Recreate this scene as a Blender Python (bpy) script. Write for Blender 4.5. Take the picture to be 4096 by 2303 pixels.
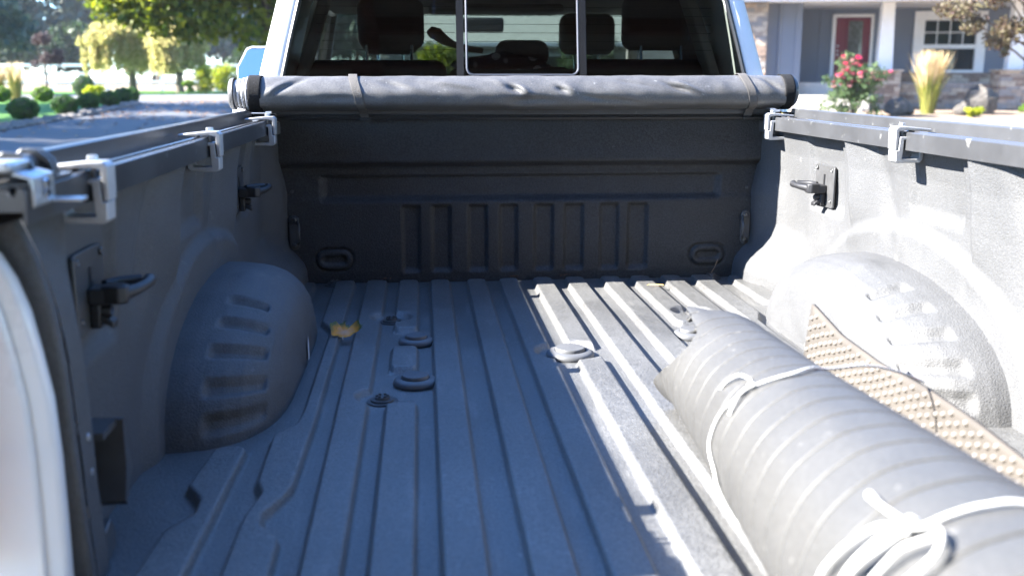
import bpy, math, random
import numpy as np
from mathutils import Vector, Matrix, noise as mnoise
random.seed(7); RNG = np.random.default_rng(7)
R = math.radians
for o in list(bpy.data.objects): bpy.data.objects.remove(o)
scene = bpy.context.scene
COL = scene.collection

# ---------------------------------------------------------------- camera
cam_d = bpy.data.cameras.new('camera'); cam = bpy.data.objects.new('camera', cam_d); COL.objects.link(cam)
cam.location = (-0.34, -3.37, 1.58)
cam.rotation_euler = (R(90 - 11.882), 0, R(-5.075))
cam_d.sensor_width = 36.0; cam_d.lens = 35.16
cam_d.clip_start = 0.05; cam_d.clip_end = 2000
cam_d.dof.use_dof = True; cam_d.dof.focus_distance = 2.85; cam_d.dof.aperture_fstop = 3.2
scene.camera = cam

# ---------------------------------------------------------------- sky, sun, exposure
SUN_DIR = Vector((1.0, 0.05, -0.70)).normalized()          # way the light travels
world = bpy.data.worlds.new('World'); scene.world = world; world.use_nodes = True
wn = world.node_tree.nodes; wl = world.node_tree.links
sky = wn.new('ShaderNodeTexSky'); sky.sky_type = 'NISHITA'; sky.sun_disc = False
sky.sun_elevation = math.asin(-SUN_DIR.z)
sky.sun_rotation = math.atan2(-SUN_DIR.x, -SUN_DIR.y)
sky.air_density = 1.0; sky.dust_density = 0.0; sky.ozone_density = 10.0
bg = wn['Background']; bg.inputs['Strength'].default_value = 0.105
wl.new(sky.outputs['Color'], bg.inputs['Color'])
sun_d = bpy.data.lights.new('sun', 'SUN'); sun = bpy.data.objects.new('sun', sun_d); COL.objects.link(sun)
sun_d.energy = 5.0; sun_d.angle = R(0.53); sun_d.color = (1.0, 0.96, 0.895)
sun.location = (-20, 0, 20)
sun.rotation_euler = SUN_DIR.to_track_quat('-Z', 'Y').to_euler()
scene.view_settings.view_transform = 'Standard'; scene.view_settings.look = 'None'
scene.view_settings.exposure = 3.05; scene.view_settings.gamma = 1.0
scene.view_settings.use_curve_mapping = False
scene.cycles.max_bounces = 8; scene.cycles.transparent_max_bounces = 16
scene.cycles.sample_clamp_indirect = 6.0

# ---------------------------------------------------------------- helpers
def link(o): COL.objects.link(o); return o
def tag(o, label=None, cat=None, group=None, kind=None):
    if label: o['label'] = label
    if cat: o['category'] = cat
    if group: o['group'] = group
    if kind: o['kind'] = kind
    return o
def thing(name, loc, label, cat, group=None):
    o = bpy.data.objects.new(name, None); o.empty_display_size = 0.1; o.location = loc
    return tag(link(o), label, cat, group)
def finish(me, smooth):
    if smooth is not None:
        me.polygons.foreach_set('use_smooth', [True] * len(me.polygons))
        if smooth < 180: me.set_sharp_from_angle(angle=R(smooth))
    me.update()
class MB:
    """collects shapes in world coordinates, builds ONE mesh object"""
    def __init__(s): s.v = []; s.f = []
    def add(s, v, f):
        b = len(s.v); s.v += [tuple(p) for p in v]; s.f += [tuple(b + i for i in q) for q in f]; return s
    def box(s, a, b):
        x0, y0, z0 = a; x1, y1, z1 = b
        return s.add([(x0,y0,z0),(x1,y0,z0),(x1,y1,z0),(x0,y1,z0),(x0,y0,z1),(x1,y0,z1),(x1,y1,z1),(x0,y1,z1)],
                     [(0,3,2,1),(4,5,6,7),(0,1,5,4),(1,2,6,5),(2,3,7,6),(3,0,4,7)])
    def prism(s, poly, axis, a, b):
        """poly: 2-D points in the other two axes (x,y,z order), extruded along axis"""
        n = len(poly); i = 'xyz'.index(axis)
        def P(p, t):
            q = list(p); q.insert(i, t); return q
        v = [P(p, a) for p in poly] + [P(p, b) for p in poly]
        f = [tuple(range(n)), tuple(range(2*n-1, n-1, -1))] + [(k, k+n, (k+1) % n + n, (k+1) % n) for k in range(n)]
        return s.add(v, f)
    def grid(s, P, closed=False):
        P = np.asarray(P); n, m = P.shape[:2]
        f = []
        for i in range(n-1):
            for j in range(m if closed else m-1):
                k = (j+1) % m
                f.append((i*m+j, i*m+k, (i+1)*m+k, (i+1)*m+j))
        return s.add(P.reshape(-1, 3).tolist(), f)
    def tube(s, pts, r, n=8, cap=True):
        pts = [Vector(p) for p in pts]; rs = r if hasattr(r, '__len__') else [r]*len(pts)
        rings = []; up = None
        for i, p in enumerate(pts):
            d = (pts[min(i+1, len(pts)-1)] - pts[max(i-1, 0)]).normalized()
            if up is None: up = Vector((0,0,1)) if abs(d.z) < .9 else Vector((1,0,0))
            a = d.cross(up).normalized(); b = a.cross(d).normalized(); up = b
            rings.append([p + a*math.cos(2*math.pi*k/n)*rs[i] + b*math.sin(2*math.pi*k/n)*rs[i] for k in range(n)])
        base = len(s.v)
        s.grid(np.array([[tuple(q) for q in rg] for rg in rings]), closed=True)
        if cap:
            s.f.append(tuple(base + k for k in range(n))[::-1]); L = base + (len(pts)-1)*n
            s.f.append(tuple(L + k for k in range(n)))
        return s
    def lathe(s, prof, n=24, c=(0,0,0), axis='z'):
        """prof: (r, h)"""
        P = []
        for r, h in prof:
            row = []
            for k in range(n):
                a = 2*math.pi*k/n; q = (r*math.cos(a), r*math.sin(a), h)
                if axis == 'x': q = (q[2], q[0], q[1])
                if axis == 'y': q = (q[0], q[2], q[1])
                row.append((q[0]+c[0], q[1]+c[1], q[2]+c[2]))
            P.append(row)
        return s.grid(np.array(P), closed=True)
    def build(s, name, mat, parent=None, smooth=40, bevel=0, seg=2, solid=0, off=0, subsurf=0, kind=None):
        me = bpy.data.meshes.new(name)
        o0 = Vector(parent.location) if parent is not None else Vector((0,0,0))
        if parent is not None and parent.parent is not None: o0 = Vector((0,0,0))
        v = s.v
        org = ORG.get(parent.name) if parent is not None else None
        if org is not None: v = [(p[0]-org[0], p[1]-org[1], p[2]-org[2]) for p in v]
        me.from_pydata(v, [], s.f); me.validate(); finish(me, smooth)
        me.materials.append(mat)
        o = bpy.data.objects.new(name, me); link(o)
        if parent is not None:
            o.parent = parent; ORG[o.name] = org
        if solid: m = o.modifiers.new('solid', 'SOLIDIFY'); m.thickness = solid; m.offset = off
        if bevel: m = o.modifiers.new('bevel', 'BEVEL'); m.width = bevel; m.segments = seg; m.limit_method = 'ANGLE'; m.angle_limit = R(40)
        if subsurf: m = o.modifiers.new('sub', 'SUBSURF'); m.levels = subsurf; m.render_levels = subsurf
        if kind: o['kind'] = kind
        return o
ORG = {}
def root(name, loc, label, cat, group=None):
    o = thing(name, loc, label, cat, group); ORG[o.name] = tuple(loc); return o
def rebase(o):
    """put the origin of a top-level mesh at the base of its shape"""
    me = o.data; n = len(me.vertices); a = np.empty(n*3); me.vertices.foreach_get('co', a); a = a.reshape(-1, 3)
    c = (a.min(0) + a.max(0))/2; c[2] = a[:, 2].min(); a -= c
    me.vertices.foreach_set('co', a.ravel()); me.update(); o.location = c; ORG[o.name] = tuple(c)
    return o
def copy_tree(o, parent=None):
    c = o.copy(); link(c); c.parent = parent
    for ch in list(o.children): copy_tree(ch, c)
    return c
def ss(a, b, x):
    t = np.clip((x-a)/(b-a), 0, 1); return t*t*(3-2*t)
def itp(x, pts):
    xs, ys = zip(*sorted(pts)); return np.interp(x, xs, ys)
def wob(x, y, s, seed=0.0):
    """cheap smooth noise on arrays"""
    return (np.sin(x*s*1.7+seed*3.1+np.sin(y*s*1.3+seed))*.5 + np.sin(y*s*2.3-seed+np.sin(x*s*.9+2*seed))*.5)

# ---------------------------------------------------------------- materials
def nodes(name):
    m = bpy.data.materials.new(name); m.use_nodes = True
    nt = m.node_tree; return m, nt, nt.nodes, nt.links, nt.nodes['Principled BSDF']
def setc(b, base, rough, metal=0, spec=.5, coat=0):
    b.inputs['Base Color'].default_value = (*base, 1); b.inputs['Roughness'].default_value = rough
    b.inputs['Metallic'].default_value = metal; b.inputs['Specular IOR Level'].default_value = spec
    b.inputs['Coat Weight'].default_value = coat
def M(name, base, rough=.5, metal=0, spec=.5, coat=0, var=.12, vscale=6., bump=0, bscale=80., bdist=.001, speck=0, speckc=(.5,.5,.48), sscale=60., rvar=.08, grain=0, gscale=300.):
    m, nt, N, L, b = nodes(name); setc(b, base, rough, metal, spec, coat)
    tc = N.new('ShaderNodeTexCoord'); P = tc.outputs['Object']
    col = None
    nz = N.new('ShaderNodeTexNoise'); nz.inputs['Scale'].default_value = vscale; nz.inputs['Detail'].default_value = 6; nz.inputs['Roughness'].default_value = .62
    L.new(P, nz.inputs['Vector'])
    if var:
        mp = N.new('ShaderNodeMapRange'); mp.inputs['From Min'].default_value = .3; mp.inputs['From Max'].default_value = .7
        mp.inputs['To Min'].default_value = 1-var; mp.inputs['To Max'].default_value = 1+var
        L.new(nz.outputs['Fac'], mp.inputs['Value'])
        mx = N.new('ShaderNodeMix'); mx.data_type = 'RGBA'; mx.blend_type = 'MULTIPLY'; mx.inputs['Factor'].default_value = 1
        mx.inputs['A'].default_value = (*base, 1); L.new(mp.outputs['Result'], mx.inputs['B']); col = mx.outputs['Result']
        mr = N.new('ShaderNodeMapRange'); mr.inputs['To Min'].default_value = rough-rvar; mr.inputs['To Max'].default_value = min(1, rough+rvar)
        L.new(nz.outputs['Fac'], mr.inputs['Value']); L.new(mr.outputs['Result'], b.inputs['Roughness'])
    if speck:
        vz = N.new('ShaderNodeTexNoise'); vz.inputs['Scale'].default_value = sscale; vz.inputs['Detail'].default_value = 3
        L.new(P, vz.inputs['Vector'])
        cr = N.new('ShaderNodeMapRange'); cr.inputs['From Min'].default_value = .70-.08*speck; cr.inputs['From Max'].default_value = .76
        L.new(vz.outputs['Fac'], cr.inputs['Value'])
        mm = N.new('ShaderNodeMath'); mm.operation = 'MULTIPLY'; mm.inputs[1].default_value = min(1, speck); L.new(cr.outputs['Result'], mm.inputs[0])
        m2 = N.new('ShaderNodeMix'); m2.data_type = 'RGBA'; L.new(mm.outputs[0], m2.inputs['Factor'])
        if col is not None: L.new(col, m2.inputs['A'])
        else: m2.inputs['A'].default_value = (*base, 1)
        m2.inputs['B'].default_value = (*speckc, 1); col = m2.outputs['Result']
    if grain:
        gz = N.new('ShaderNodeTexNoise'); gz.inputs['Scale'].default_value = gscale; gz.inputs['Detail'].default_value = 1.5; L.new(P, gz.inputs['Vector'])
        gm = N.new('ShaderNodeMapRange'); gm.inputs['From Min'].default_value = .32; gm.inputs['From Max'].default_value = .68; gm.inputs['To Min'].default_value = 1-grain; gm.inputs['To Max'].default_value = 1+grain
        L.new(gz.outputs['Fac'], gm.inputs['Value'])
        g2 = N.new('ShaderNodeMix'); g2.data_type = 'RGBA'; g2.blend_type = 'MULTIPLY'; g2.inputs['Factor'].default_value = 1
        if col is not None: L.new(col, g2.inputs['A'])
        else: g2.inputs['A'].default_value = (*base, 1)
        L.new(gm.outputs['Result'], g2.inputs['B']); col = g2.outputs['Result']
    if col is not None: L.new(col, b.inputs['Base Color'])
    if bump:
        bz = N.new('ShaderNodeTexNoise'); bz.inputs['Scale'].default_value = bscale; bz.inputs['Detail'].default_value = 2.5
        L.new(P, bz.inputs['Vector'])
        bp = N.new('ShaderNodeBump'); bp.inputs['Strength'].default_value = bump; bp.inputs['Distance'].default_value = bdist
        L.new(bz.outputs['Fac'], bp.inputs['Height']); L.new(bp.outputs['Normal'], b.inputs['Normal'])
    return m
liner = M('bed_liner', (.074,.075,.077), .62, spec=.42, grain=.12, gscale=210, var=.12, vscale=5, bump=1.0, bscale=290, bdist=.0018, speck=.22, speckc=(.28,.27,.25), sscale=38)
liner_floor = M('bed_liner_floor', (.080,.080,.079), .44, spec=1.0, grain=.34, gscale=200, var=.26, vscale=3.5, bump=1.0, bscale=330, bdist=.0022, speck=.30, speckc=(.30,.28,.25), sscale=46)
def dusty(m, amount, sc=(9,1.6,3), colr=(.34,.33,.31)):
    nt = m.node_tree; N, L = nt.nodes, nt.links; b = N['Principled BSDF']; src = b.inputs['Base Color'].links[0].from_socket
    tc = N.new('ShaderNodeTexCoord'); mp = N.new('ShaderNodeMapping'); mp.inputs['Scale'].default_value = sc; L.new(tc.outputs['Object'], mp.inputs['Vector'])
    nz = N.new('ShaderNodeTexNoise'); nz.inputs['Scale'].default_value = 2.2; nz.inputs['Detail'].default_value = 9; nz.inputs['Roughness'].default_value = .72; L.new(mp.outputs['Vector'], nz.inputs['Vector'])
    mr = N.new('ShaderNodeMapRange'); mr.inputs['From Min'].default_value = .55; mr.inputs['From Max'].default_value = .85; mr.inputs['To Max'].default_value = amount; L.new(nz.outputs['Fac'], mr.inputs['Value'])
    mx = N.new('ShaderNodeMix'); mx.data_type = 'RGBA'; L.new(mr.outputs['Result'], mx.inputs['Factor']); L.new(src, mx.inputs['A']); mx.inputs['B'].default_value = (*colr, 1); L.new(mx.outputs['Result'], b.inputs['Base Color'])
dusty(liner_floor, .38); dusty(liner, .07, (3,3,1.2))
plug_rubber = M('plug_rubber', (.085,.087,.092), .5, var=.08, vscale=20)
black_metal = M('black_coated_metal', (.060,.060,.061), .38, spec=.5, var=.15, vscale=30, bump=.3, bscale=300, bdist=.0006)
black_plastic = M('black_plastic', (.018,.018,.02), .5, var=.1)
bolt_metal = M('dark_bolt_steel', (.10,.10,.10), .35, metal=.8, var=.2, vscale=80)
rail_metal = M('black_rail_aluminium', (.046,.047,.050), .33, spec=.6, var=.2, vscale=7, speck=.35, speckc=(.4,.4,.38), sscale=34, bump=.15, bscale=200, bdist=.0004)
seal_rubber = M('rail_seal', (.05,.05,.055), .25, spec=.6)
cast_alu = M('cast_aluminium', (.40,.405,.415), .5, metal=.45, var=.1, vscale=40, bump=.5, bscale=420, bdist=.0006)
zinc = M('zinc_steel', (.5,.52,.54), .35, metal=.8, var=.15, vscale=30)
vinyl = M('tonneau_vinyl', (.072,.070,.069), .5, spec=.9, grain=.3, gscale=260, var=.22, vscale=9, bump=.35, bscale=700, bdist=.0008, speck=.28, speckc=(.5,.5,.5), sscale=95)
velcro = M('velcro', (.012,.012,.013), .95, spec=.2, bump=1, bscale=420, bdist=.003, speck=.35, speckc=(.35,.35,.36), sscale=240)
vinyl_edge = M('vinyl_layer_edge', (.36,.36,.38), .55, var=.25, vscale=30)
webbing = M('strap_webbing', (.075,.07,.066), .8, bump=.8, bscale=330, bdist=.0015, var=.2, vscale=25)
rubber = M('rubber_mat', (.056,.055,.053), .55, spec=.45, grain=.12, gscale=200, var=.10, vscale=5, bump=.3, bscale=260, bdist=.0008, speck=.3, speckc=(.3,.29,.27), sscale=75)
rubber_under = M('rubber_mat_underside', (.060,.052,.044), .8, var=.2, vscale=9, bump=.4, bscale=120, bdist=.001)
stud_rubber = M('mat_stud', (.16,.145,.13), .6)
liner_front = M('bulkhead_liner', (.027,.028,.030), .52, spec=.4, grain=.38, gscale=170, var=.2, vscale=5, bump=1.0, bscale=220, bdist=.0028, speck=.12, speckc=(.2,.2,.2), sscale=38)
cord_mat = M('white_cord', (.62,.61,.58), .8, var=.05, bump=.7, bscale=500, bdist=.001)
white_paint = M('white_car_paint', (.78,.78,.78), .28, coat=.6, var=.02, rvar=.02)
trim_black = M('black_trim', (.012,.012,.013), .4)
interior = M('black_interior', (.010,.010,.011), .7, var=.15, bump=.3, bscale=200)
interior_grey = M('grey_interior', (.16,.155,.145), .8, var=.08)
chrome = M('chrome', (.8,.82,.85), .12, metal=1, var=0)
tyre_rubber = M('tyre_rubber', (.025,.025,.026), .85, bump=.4)
tail_red = M('tail_lamp_red', (.45,.02,.02), .15, coat=.8, var=0)
def glass(name, tint, gloss=.03):
    m, nt, N, L, b = nodes(name); N.remove(b)
    tr = N.new('ShaderNodeBsdfTransparent'); tr.inputs['Color'].default_value = (*tint, 1)
    gl = N.new('ShaderNodeBsdfGlossy'); gl.inputs['Roughness'].default_value = gloss
    fr = N.new('ShaderNodeFresnel'); fr.inputs['IOR'].default_value = 1.5
    mx = N.new('ShaderNodeMixShader'); L.new(fr.outputs[0], mx.inputs[0]); L.new(tr.outputs[0], mx.inputs[1]); L.new(gl.outputs[0], mx.inputs[2])
    L.new(mx.outputs[0], N['Material Output'].inputs['Surface']); return m
privacy_glass = glass('privacy_glass', (.18,.21,.193), .004)
clear_glass = glass('windscreen_glass', (.78,.86,.80), .004)
def LEAF(name, c1, c2, rough=.55, trans=.45):
    m, nt, N, L, b = nodes(name); N.remove(b)
    gi = N.new('ShaderNodeNewGeometry')
    cr = N.new('ShaderNodeMix'); cr.data_type = 'RGBA'; cr.inputs['A'].default_value = (*c1, 1); cr.inputs['B'].default_value = (*c2, 1)
    L.new(gi.outputs['Random Per Island'], cr.inputs['Factor'])
    p = N.new('ShaderNodeBsdfPrincipled'); p.inputs['Roughness'].default_value = rough; p.inputs['Specular IOR Level'].default_value = .35
    t = N.new('ShaderNodeBsdfTranslucent'); mx = N.new('ShaderNodeMixShader'); mx.inputs[0].default_value = trans
    L.new(cr.outputs['Result'], p.inputs['Base Color']); L.new(cr.outputs['Result'], t.inputs['Color'])
    L.new(p.outputs[0], mx.inputs[1]); L.new(t.outputs[0], mx.inputs[2]); L.new(mx.outputs[0], N['Material Output'].inputs['Surface'])
    return m
# ================================================================ the truck
truck = root('pickup_truck', (0,0,0), 'white pickup truck with black sprayed-in bed liner and open cargo bed', 'pickup truck')

# ---- bed floor: pressed ribs, bolt pads and plug pads as a height field
FZ = 0.8945; RH = 0.0180
xs = np.arange(-.86, .8601, .003); ys = np.arange(-2.16, .0201, .0065)
X, Y = np.meshgrid(xs, ys)
def rib_mask(x0, x1, ya, yb, sl=.0075):
    """x0,x1: lists (y,x) or numbers; ya>yb ends"""
    a = itp(Y, x0) if hasattr(x0, '__len__') else x0
    b = itp(Y, x1) if hasattr(x1, '__len__') else x1
    d = np.minimum(np.minimum(X-a, b-X), np.minimum(ya-Y, Y-yb)*.8)
    cx = np.clip(np.minimum(X-a, b-X), 0, .02); cy = np.clip(np.minimum(ya-Y, Y-yb)*.8, 0, .02)
    rr = .02 - np.hypot(.02-cx, .02-cy); d = np.where((d > 0), np.minimum(d, rr), d)
    return ss(-.0046, .0046, d)
hgt = np.zeros_like(X); END = -2.2
def rib(x0, x1, ya=-.035, yb=END):
    global hgt; hgt = np.maximum(hgt, rib_mask(x0, x1, ya, yb))
w = .033
for s in (-1, 1):
    for c in (.058, .167, .29): rib(s*c-w, s*c+w)
    c = s*.394
    for a, b in ((-.035,-.70), (-.885,-1.085), (-1.335, END)): rib(c-w, c+w, a, b)
    def mir(pts): return pts if s < 0 else [(y, -x) for y, x in pts]
    lo = mir([(0,-.535),(-1.46,-.527),(-2.2,-.522)]); hi = mir([(0,-.465),(-2.2,-.463)])
    rib(*((lo, hi) if s < 0 else (hi, lo)))
    lo = mir([(0,-.64),(-.19,-.637),(-.605,-.632),(-.70,-.598),(-1.38,-.594),(-1.46,-.60),(-1.52,-.636),(-1.75,-.631),(-1.80,-.616),(-1.885,-.630),(-2.2,-.629)])
    hi = mir([(0,-.572),(-1.45,-.562),(-1.775,-.566),(-1.83,-.580),(-1.875,-.600),(-1.916,-.597),(-1.967,-.563),(-2.2,-.561)])
    rib(*((lo, hi) if s < 0 else (hi, lo)))
    lo = mir([(0,-.765),(-.42,-.765)]); hi = mir([(0,-.70),(-.42,-.70)])
    rib(*((lo, hi) if s < 0 else (hi, lo)), ya=-.05, yb=-.46)
    lo = mir([(-1.5,-.72),(-1.59,-.735),(-1.76,-.743),(-1.82,-.711),(-1.87,-.709),(-1.93,-.742),(-2.2,-.752)]); hi = mir([(-1.5,-.672),(-2.2,-.68)])
    rib(*((lo, hi) if s < 0 else (hi, lo)), ya=-1.575)
PLUGS = [(-.366,-.81,.046),(-.366,-1.17,.050),(.02,-.967,.060),(.372,-.805,.046),(.372,-1.17,.050)]
BOLTS = [(-.437,-.571),(-.436,-1.292),(.437,-.571),(.436,-1.292),(-.642,-.03),(.655,-.02)]
for (x, y) in BOLTS[:4]: hgt *= 1 - ss(.012, -.006, np.hypot((X-x)*1.0, Y-y)-.052)
for (x, y, r) in PLUGS[2:3]: hgt *= 1 - ss(.012, -.006, np.hypot(X-x, Y-y)-.082)
Z = FZ + RH*hgt + .0012*wob(X, Y, 4.0) + .0006*wob(X, Y, 13, 2)
MB().grid(np.dstack([X, Y, Z])).build('bed_floor', liner_floor, truck, smooth=180)
# plugs and bolts
proto = None
for (x, y, r) in PLUGS:
    m = MB(); z = FZ+.001
    m.lathe([(r*1.0,0),(r*1.02,.004),(r*.97,.011),(r*.86,.0145),(r*.66,.0155),(r*.64,.012),(0.001,.012)], 40, (x, y, z))
    pl = m.build('floor_plug', plug_rubber, truck)
    MB().lathe([(r*.62,.012),(r*.62,.020),(r*.585,.0225),(r*.3,.0232),(.001,.0234)], 40, (x, y+r*.03, z)).build('plug_cap', plug_rubber, pl)
for (x, y) in BOLTS:
    m = MB(); z = FZ+.0008
    m.lathe([(.034,0),(.034,.003),(.026,.0035),(.025,.0075),(.017,.008),(.016,.013),(.010,.0135),(.001,.0115)], 24, (x, y, z))
    for k in range(6):
        a = k*math.pi/3; m.box((x+.0115*math.cos(a)-.003, y+.0115*math.sin(a)-.003, z+.012), (x+.0115*math.cos(a)+.003, y+.0115*math.sin(a)+.003, z+.0165))
    m.build('floor_bolt', black_metal, truck, smooth=30)

# ---- bulkhead
xs = np.arange(-.845, .8451, .0045); zs = np.arange(.885, 1.452, .0042)
X, Zg = np.meshgrid(xs, zs)
y = itp(Zg, [(.88,.004),(.915,.002),(.93,0),(1.165,0),(1.176,.001),(1.19,.006),(1.278,.010),(1.286,.008),(1.294,-.006),(1.304,-.026),(1.312,-.030),(1.44,-.022),(1.46,-.02)])
chan = ss(-.69,-.66,X)*ss(.69,.66,X)*ss(1.165,1.192,Zg)*ss(1.262,1.25,Zg)
y = y + .016*chan
SLOT = [(-.41,-.357),(-.311,-.253),(-.187,-.129),(-.08,-.026),(.039,.098),(.142,.202),(.266,.324),(.363,.426)]
for a, b in SLOT:
    y = y + .014*ss(a-.008,a+.006,X)*ss(b+.008,b-.006,X)*ss(.922,.945,Zg)*ss(1.162,1.148,Zg)
for s in (-1, 1):
    d = np.hypot(np.maximum(np.abs(X-s*.643)-.026, 0), Zg-.9755)
    y = y + .008*ss(.006,0,np.abs(d-.037)) - .006*ss(.036,.030,d)*1 + .010*ss(.017,.011,d)
y = y + .0012*wob(X, Zg, 5) + .0008*wob(X, Zg, 14, 3)
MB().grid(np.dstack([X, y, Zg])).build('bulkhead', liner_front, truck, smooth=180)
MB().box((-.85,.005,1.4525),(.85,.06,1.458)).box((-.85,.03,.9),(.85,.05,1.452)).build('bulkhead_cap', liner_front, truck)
# tie-down anchors on the bulkhead
for s in (-1, 1):
    x = s*.772; m = MB()
    pts = [(x+.016*math.cos(a), 1.0285+.016*math.sin(a)) for a in np.linspace(math.pi, 2*math.pi, 9)] + [(x+.016*math.cos(a), 1.114+.016*math.sin(a)) for a in np.linspace(0, math.pi, 9)]
    m.prism(pts, 'y', -.003, -.012)
    an = m.build('tie_down_anchor', black_metal, truck, bevel=.002)
    for z in (1.0285, 1.114):
        MB().lathe([(.0095,0),(.0095,-.004),(.006,-.006),(.0045,-.006),(.004,-.003),(.0001,-.003)], 14, (x, -.012, z), 'y').build('anchor_bolt', bolt_metal, an)
    xo = x - s*.012
    MB().tube([(xo,-.012,1.034),(xo-s*.006,-.035,1.04),(xo-s*.008,-.05,1.055),(xo-s*.008,-.054,1.071),(xo-s*.008,-.05,1.088),(xo-s*.006,-.035,1.103),(xo,-.012,1.108)], .0045, 8).build('anchor_ring', black_metal, an)
    for z in (1.165, 1.208): MB().lathe([(.006,0),(.005,-.004),(.0001,-.005)], 10, (x+s*.004, .006, z), 'y').build('rivet', liner, truck)

# ---- side walls (right built, left mirrored)
ys = np.arange(-2.062, .0501, .0065); zs = np.arange(.885, 1.432, .0055)
Yg, Zg = np.meshgrid(ys, zs)
def wall_x(Yg, Zg, seed):
    base = itp(Zg, [(.88,.846),(.95,.85),(1.1,.853),(1.25,.851),(1.34,.844),(1.40,.832),(1.44,.822)])
    corner = itp(Zg, [(.88,.732),(.94,.735),(.965,.742),(.99,.760),(1.02,.787),(1.05,.794),(1.2,.792),(1.245,.800),(1.285,.809),(1.45,.812)])
    wlow = ss(-.46,-.14,Yg); whi = ss(-.20,-.02,Yg); k = ss(1.10,.99,Zg)
    wt = wlow*k + whi*(1-k)
    x = base*(1-wt) + corner*wt
    d = np.hypot((Yg+1.04)/.585, (Zg-.86)/.355)
    x = x - .019*ss(1.06,.96,d)
    for (a, b, c) in ((-.63,-.385,1.195),(-1.27,-1.03,1.255),(-1.935,-1.70,1.165)):
        x = x + .016*ss(a-.012,a+.012,Yg)*ss(b+.016,b-.012,Yg)*ss(c-.018,c+.022,Zg)
    for e in (-.705,-1.335):
        t = np.clip((e-Yg)/.27, 0, 1)
        x = x - .024*ss(e+.004,e-.006,Yg)*(1-t)**1.3*ss(1.10,1.26,Zg)
        x = x + .012*np.exp(-((Yg-(e-.17-.35*(1.38-Zg)))/.035)**2)*ss(1.12,1.24,Zg)
    jamb = itp(Zg, [(.88,.792),(.904,.794),(1.02,.80),(1.135,.804),(1.218,.807),(1.293,.815),(1.356,.829),(1.408,.849),(1.432,.868)])
    wj = ss(-1.90,-2.02,Yg); x = x*(1-wj) + jamb*wj
    return x + .0016*wob(Yg, Zg, 6, seed) + .0008*wob(Yg, Zg, 17, seed+1)
for s in (-1, 1):
    P = np.dstack([s*wall_x(Yg, Zg, 1+s), Yg, Zg])
    MB().grid(P if s > 0 else P[:, ::-1]).build('bed_side_wall', liner, truck, smooth=180)
    # top return under the rail
    MB().prism([(s*.815,1.425),(s*.90,1.425),(s*.90,1.409),(s*.835,1.409)], 'y', -2.06, -.02).build('bed_rail_flange', liner, truck)
    MB().prism([(s*.80,1.40),(s*.93,1.40),(s*.93,1.4395),(s*.80,1.4395)], 'y', -.112, .055).build('front_corner_cap', liner, truck, bevel=.003)
    # end jamb face and white rear corner
    jam = [(z, x) for z, x in ((.885,.792),(1.02,.80),(1.135,.804),(1.218,.807),(1.293,.815),(1.356,.829),(1.408,.849),(1.432,.868))]
    MB().prism([(s*x, z) for z, x in jam] + [(s*.94,1.432),(s*.94,.885)], 'y', -2.084, -2.0625).build('bed_end_jamb', liner, truck, bevel=.004)
    wp = [(.56,.815),(.931,.814),(1.015,.813),(1.098,.813),(1.179,.816),(1.243,.825),(1.294,.834),(1.335,.847),(1.366,.863),(1.39,.888),(1.40,.92)]
    m = MB(); m.prism([(s*x, z) for z, x in wp] + [(s*.985,1.405),(s*1.0,1.38),(s*1.005,.56)], 'y', -2.112, -2.087)
    tp = m.build('tail_pillar', white_paint, truck, bevel=.008, seg=3)
    m = MB(); m.prism([(s*(x+.026), z) for z, x in wp[1:9]] + [(s*.91,1.372),(s*.915,.931)], 'y', -2.122, -2.110); m.build('pillar_ridge', white_paint, tp, bevel=.007, seg=3)
    MB().prism([(s*.93,.98),(s*1.0,.98),(s*.995,1.42),(s*.93,1.425)], 'y', -2.22, -2.1125).build('tail_lamp', tail_red, tp, bevel=.008)
    MB().prism([(s*.84,1.4065),(s*.985,1.4065),(s*.985,1.4255),(s*.86,1.4255)], 'y', -2.215, -2.0635).build('corner_cap', black_plastic, truck, bevel=.002)
    # outer body side with wheel opening
    arch = [(-1.05+.47*math.cos(a), .42+.47*math.sin(a)) for a in np.linspace(0, math.pi, 17)]
    poly = [(-2.085,.55),(-2.085,1.405),(.0,1.405),(.0,.42),(-.58,.42)] + arch[1:-1] + [(-1.52,.42),(-1.95,.50)]
    MB().prism(poly, 'x', s*.945, s*1.005).build('bed_outer_panel', white_paint, truck, bevel=.02, seg=3)
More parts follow.
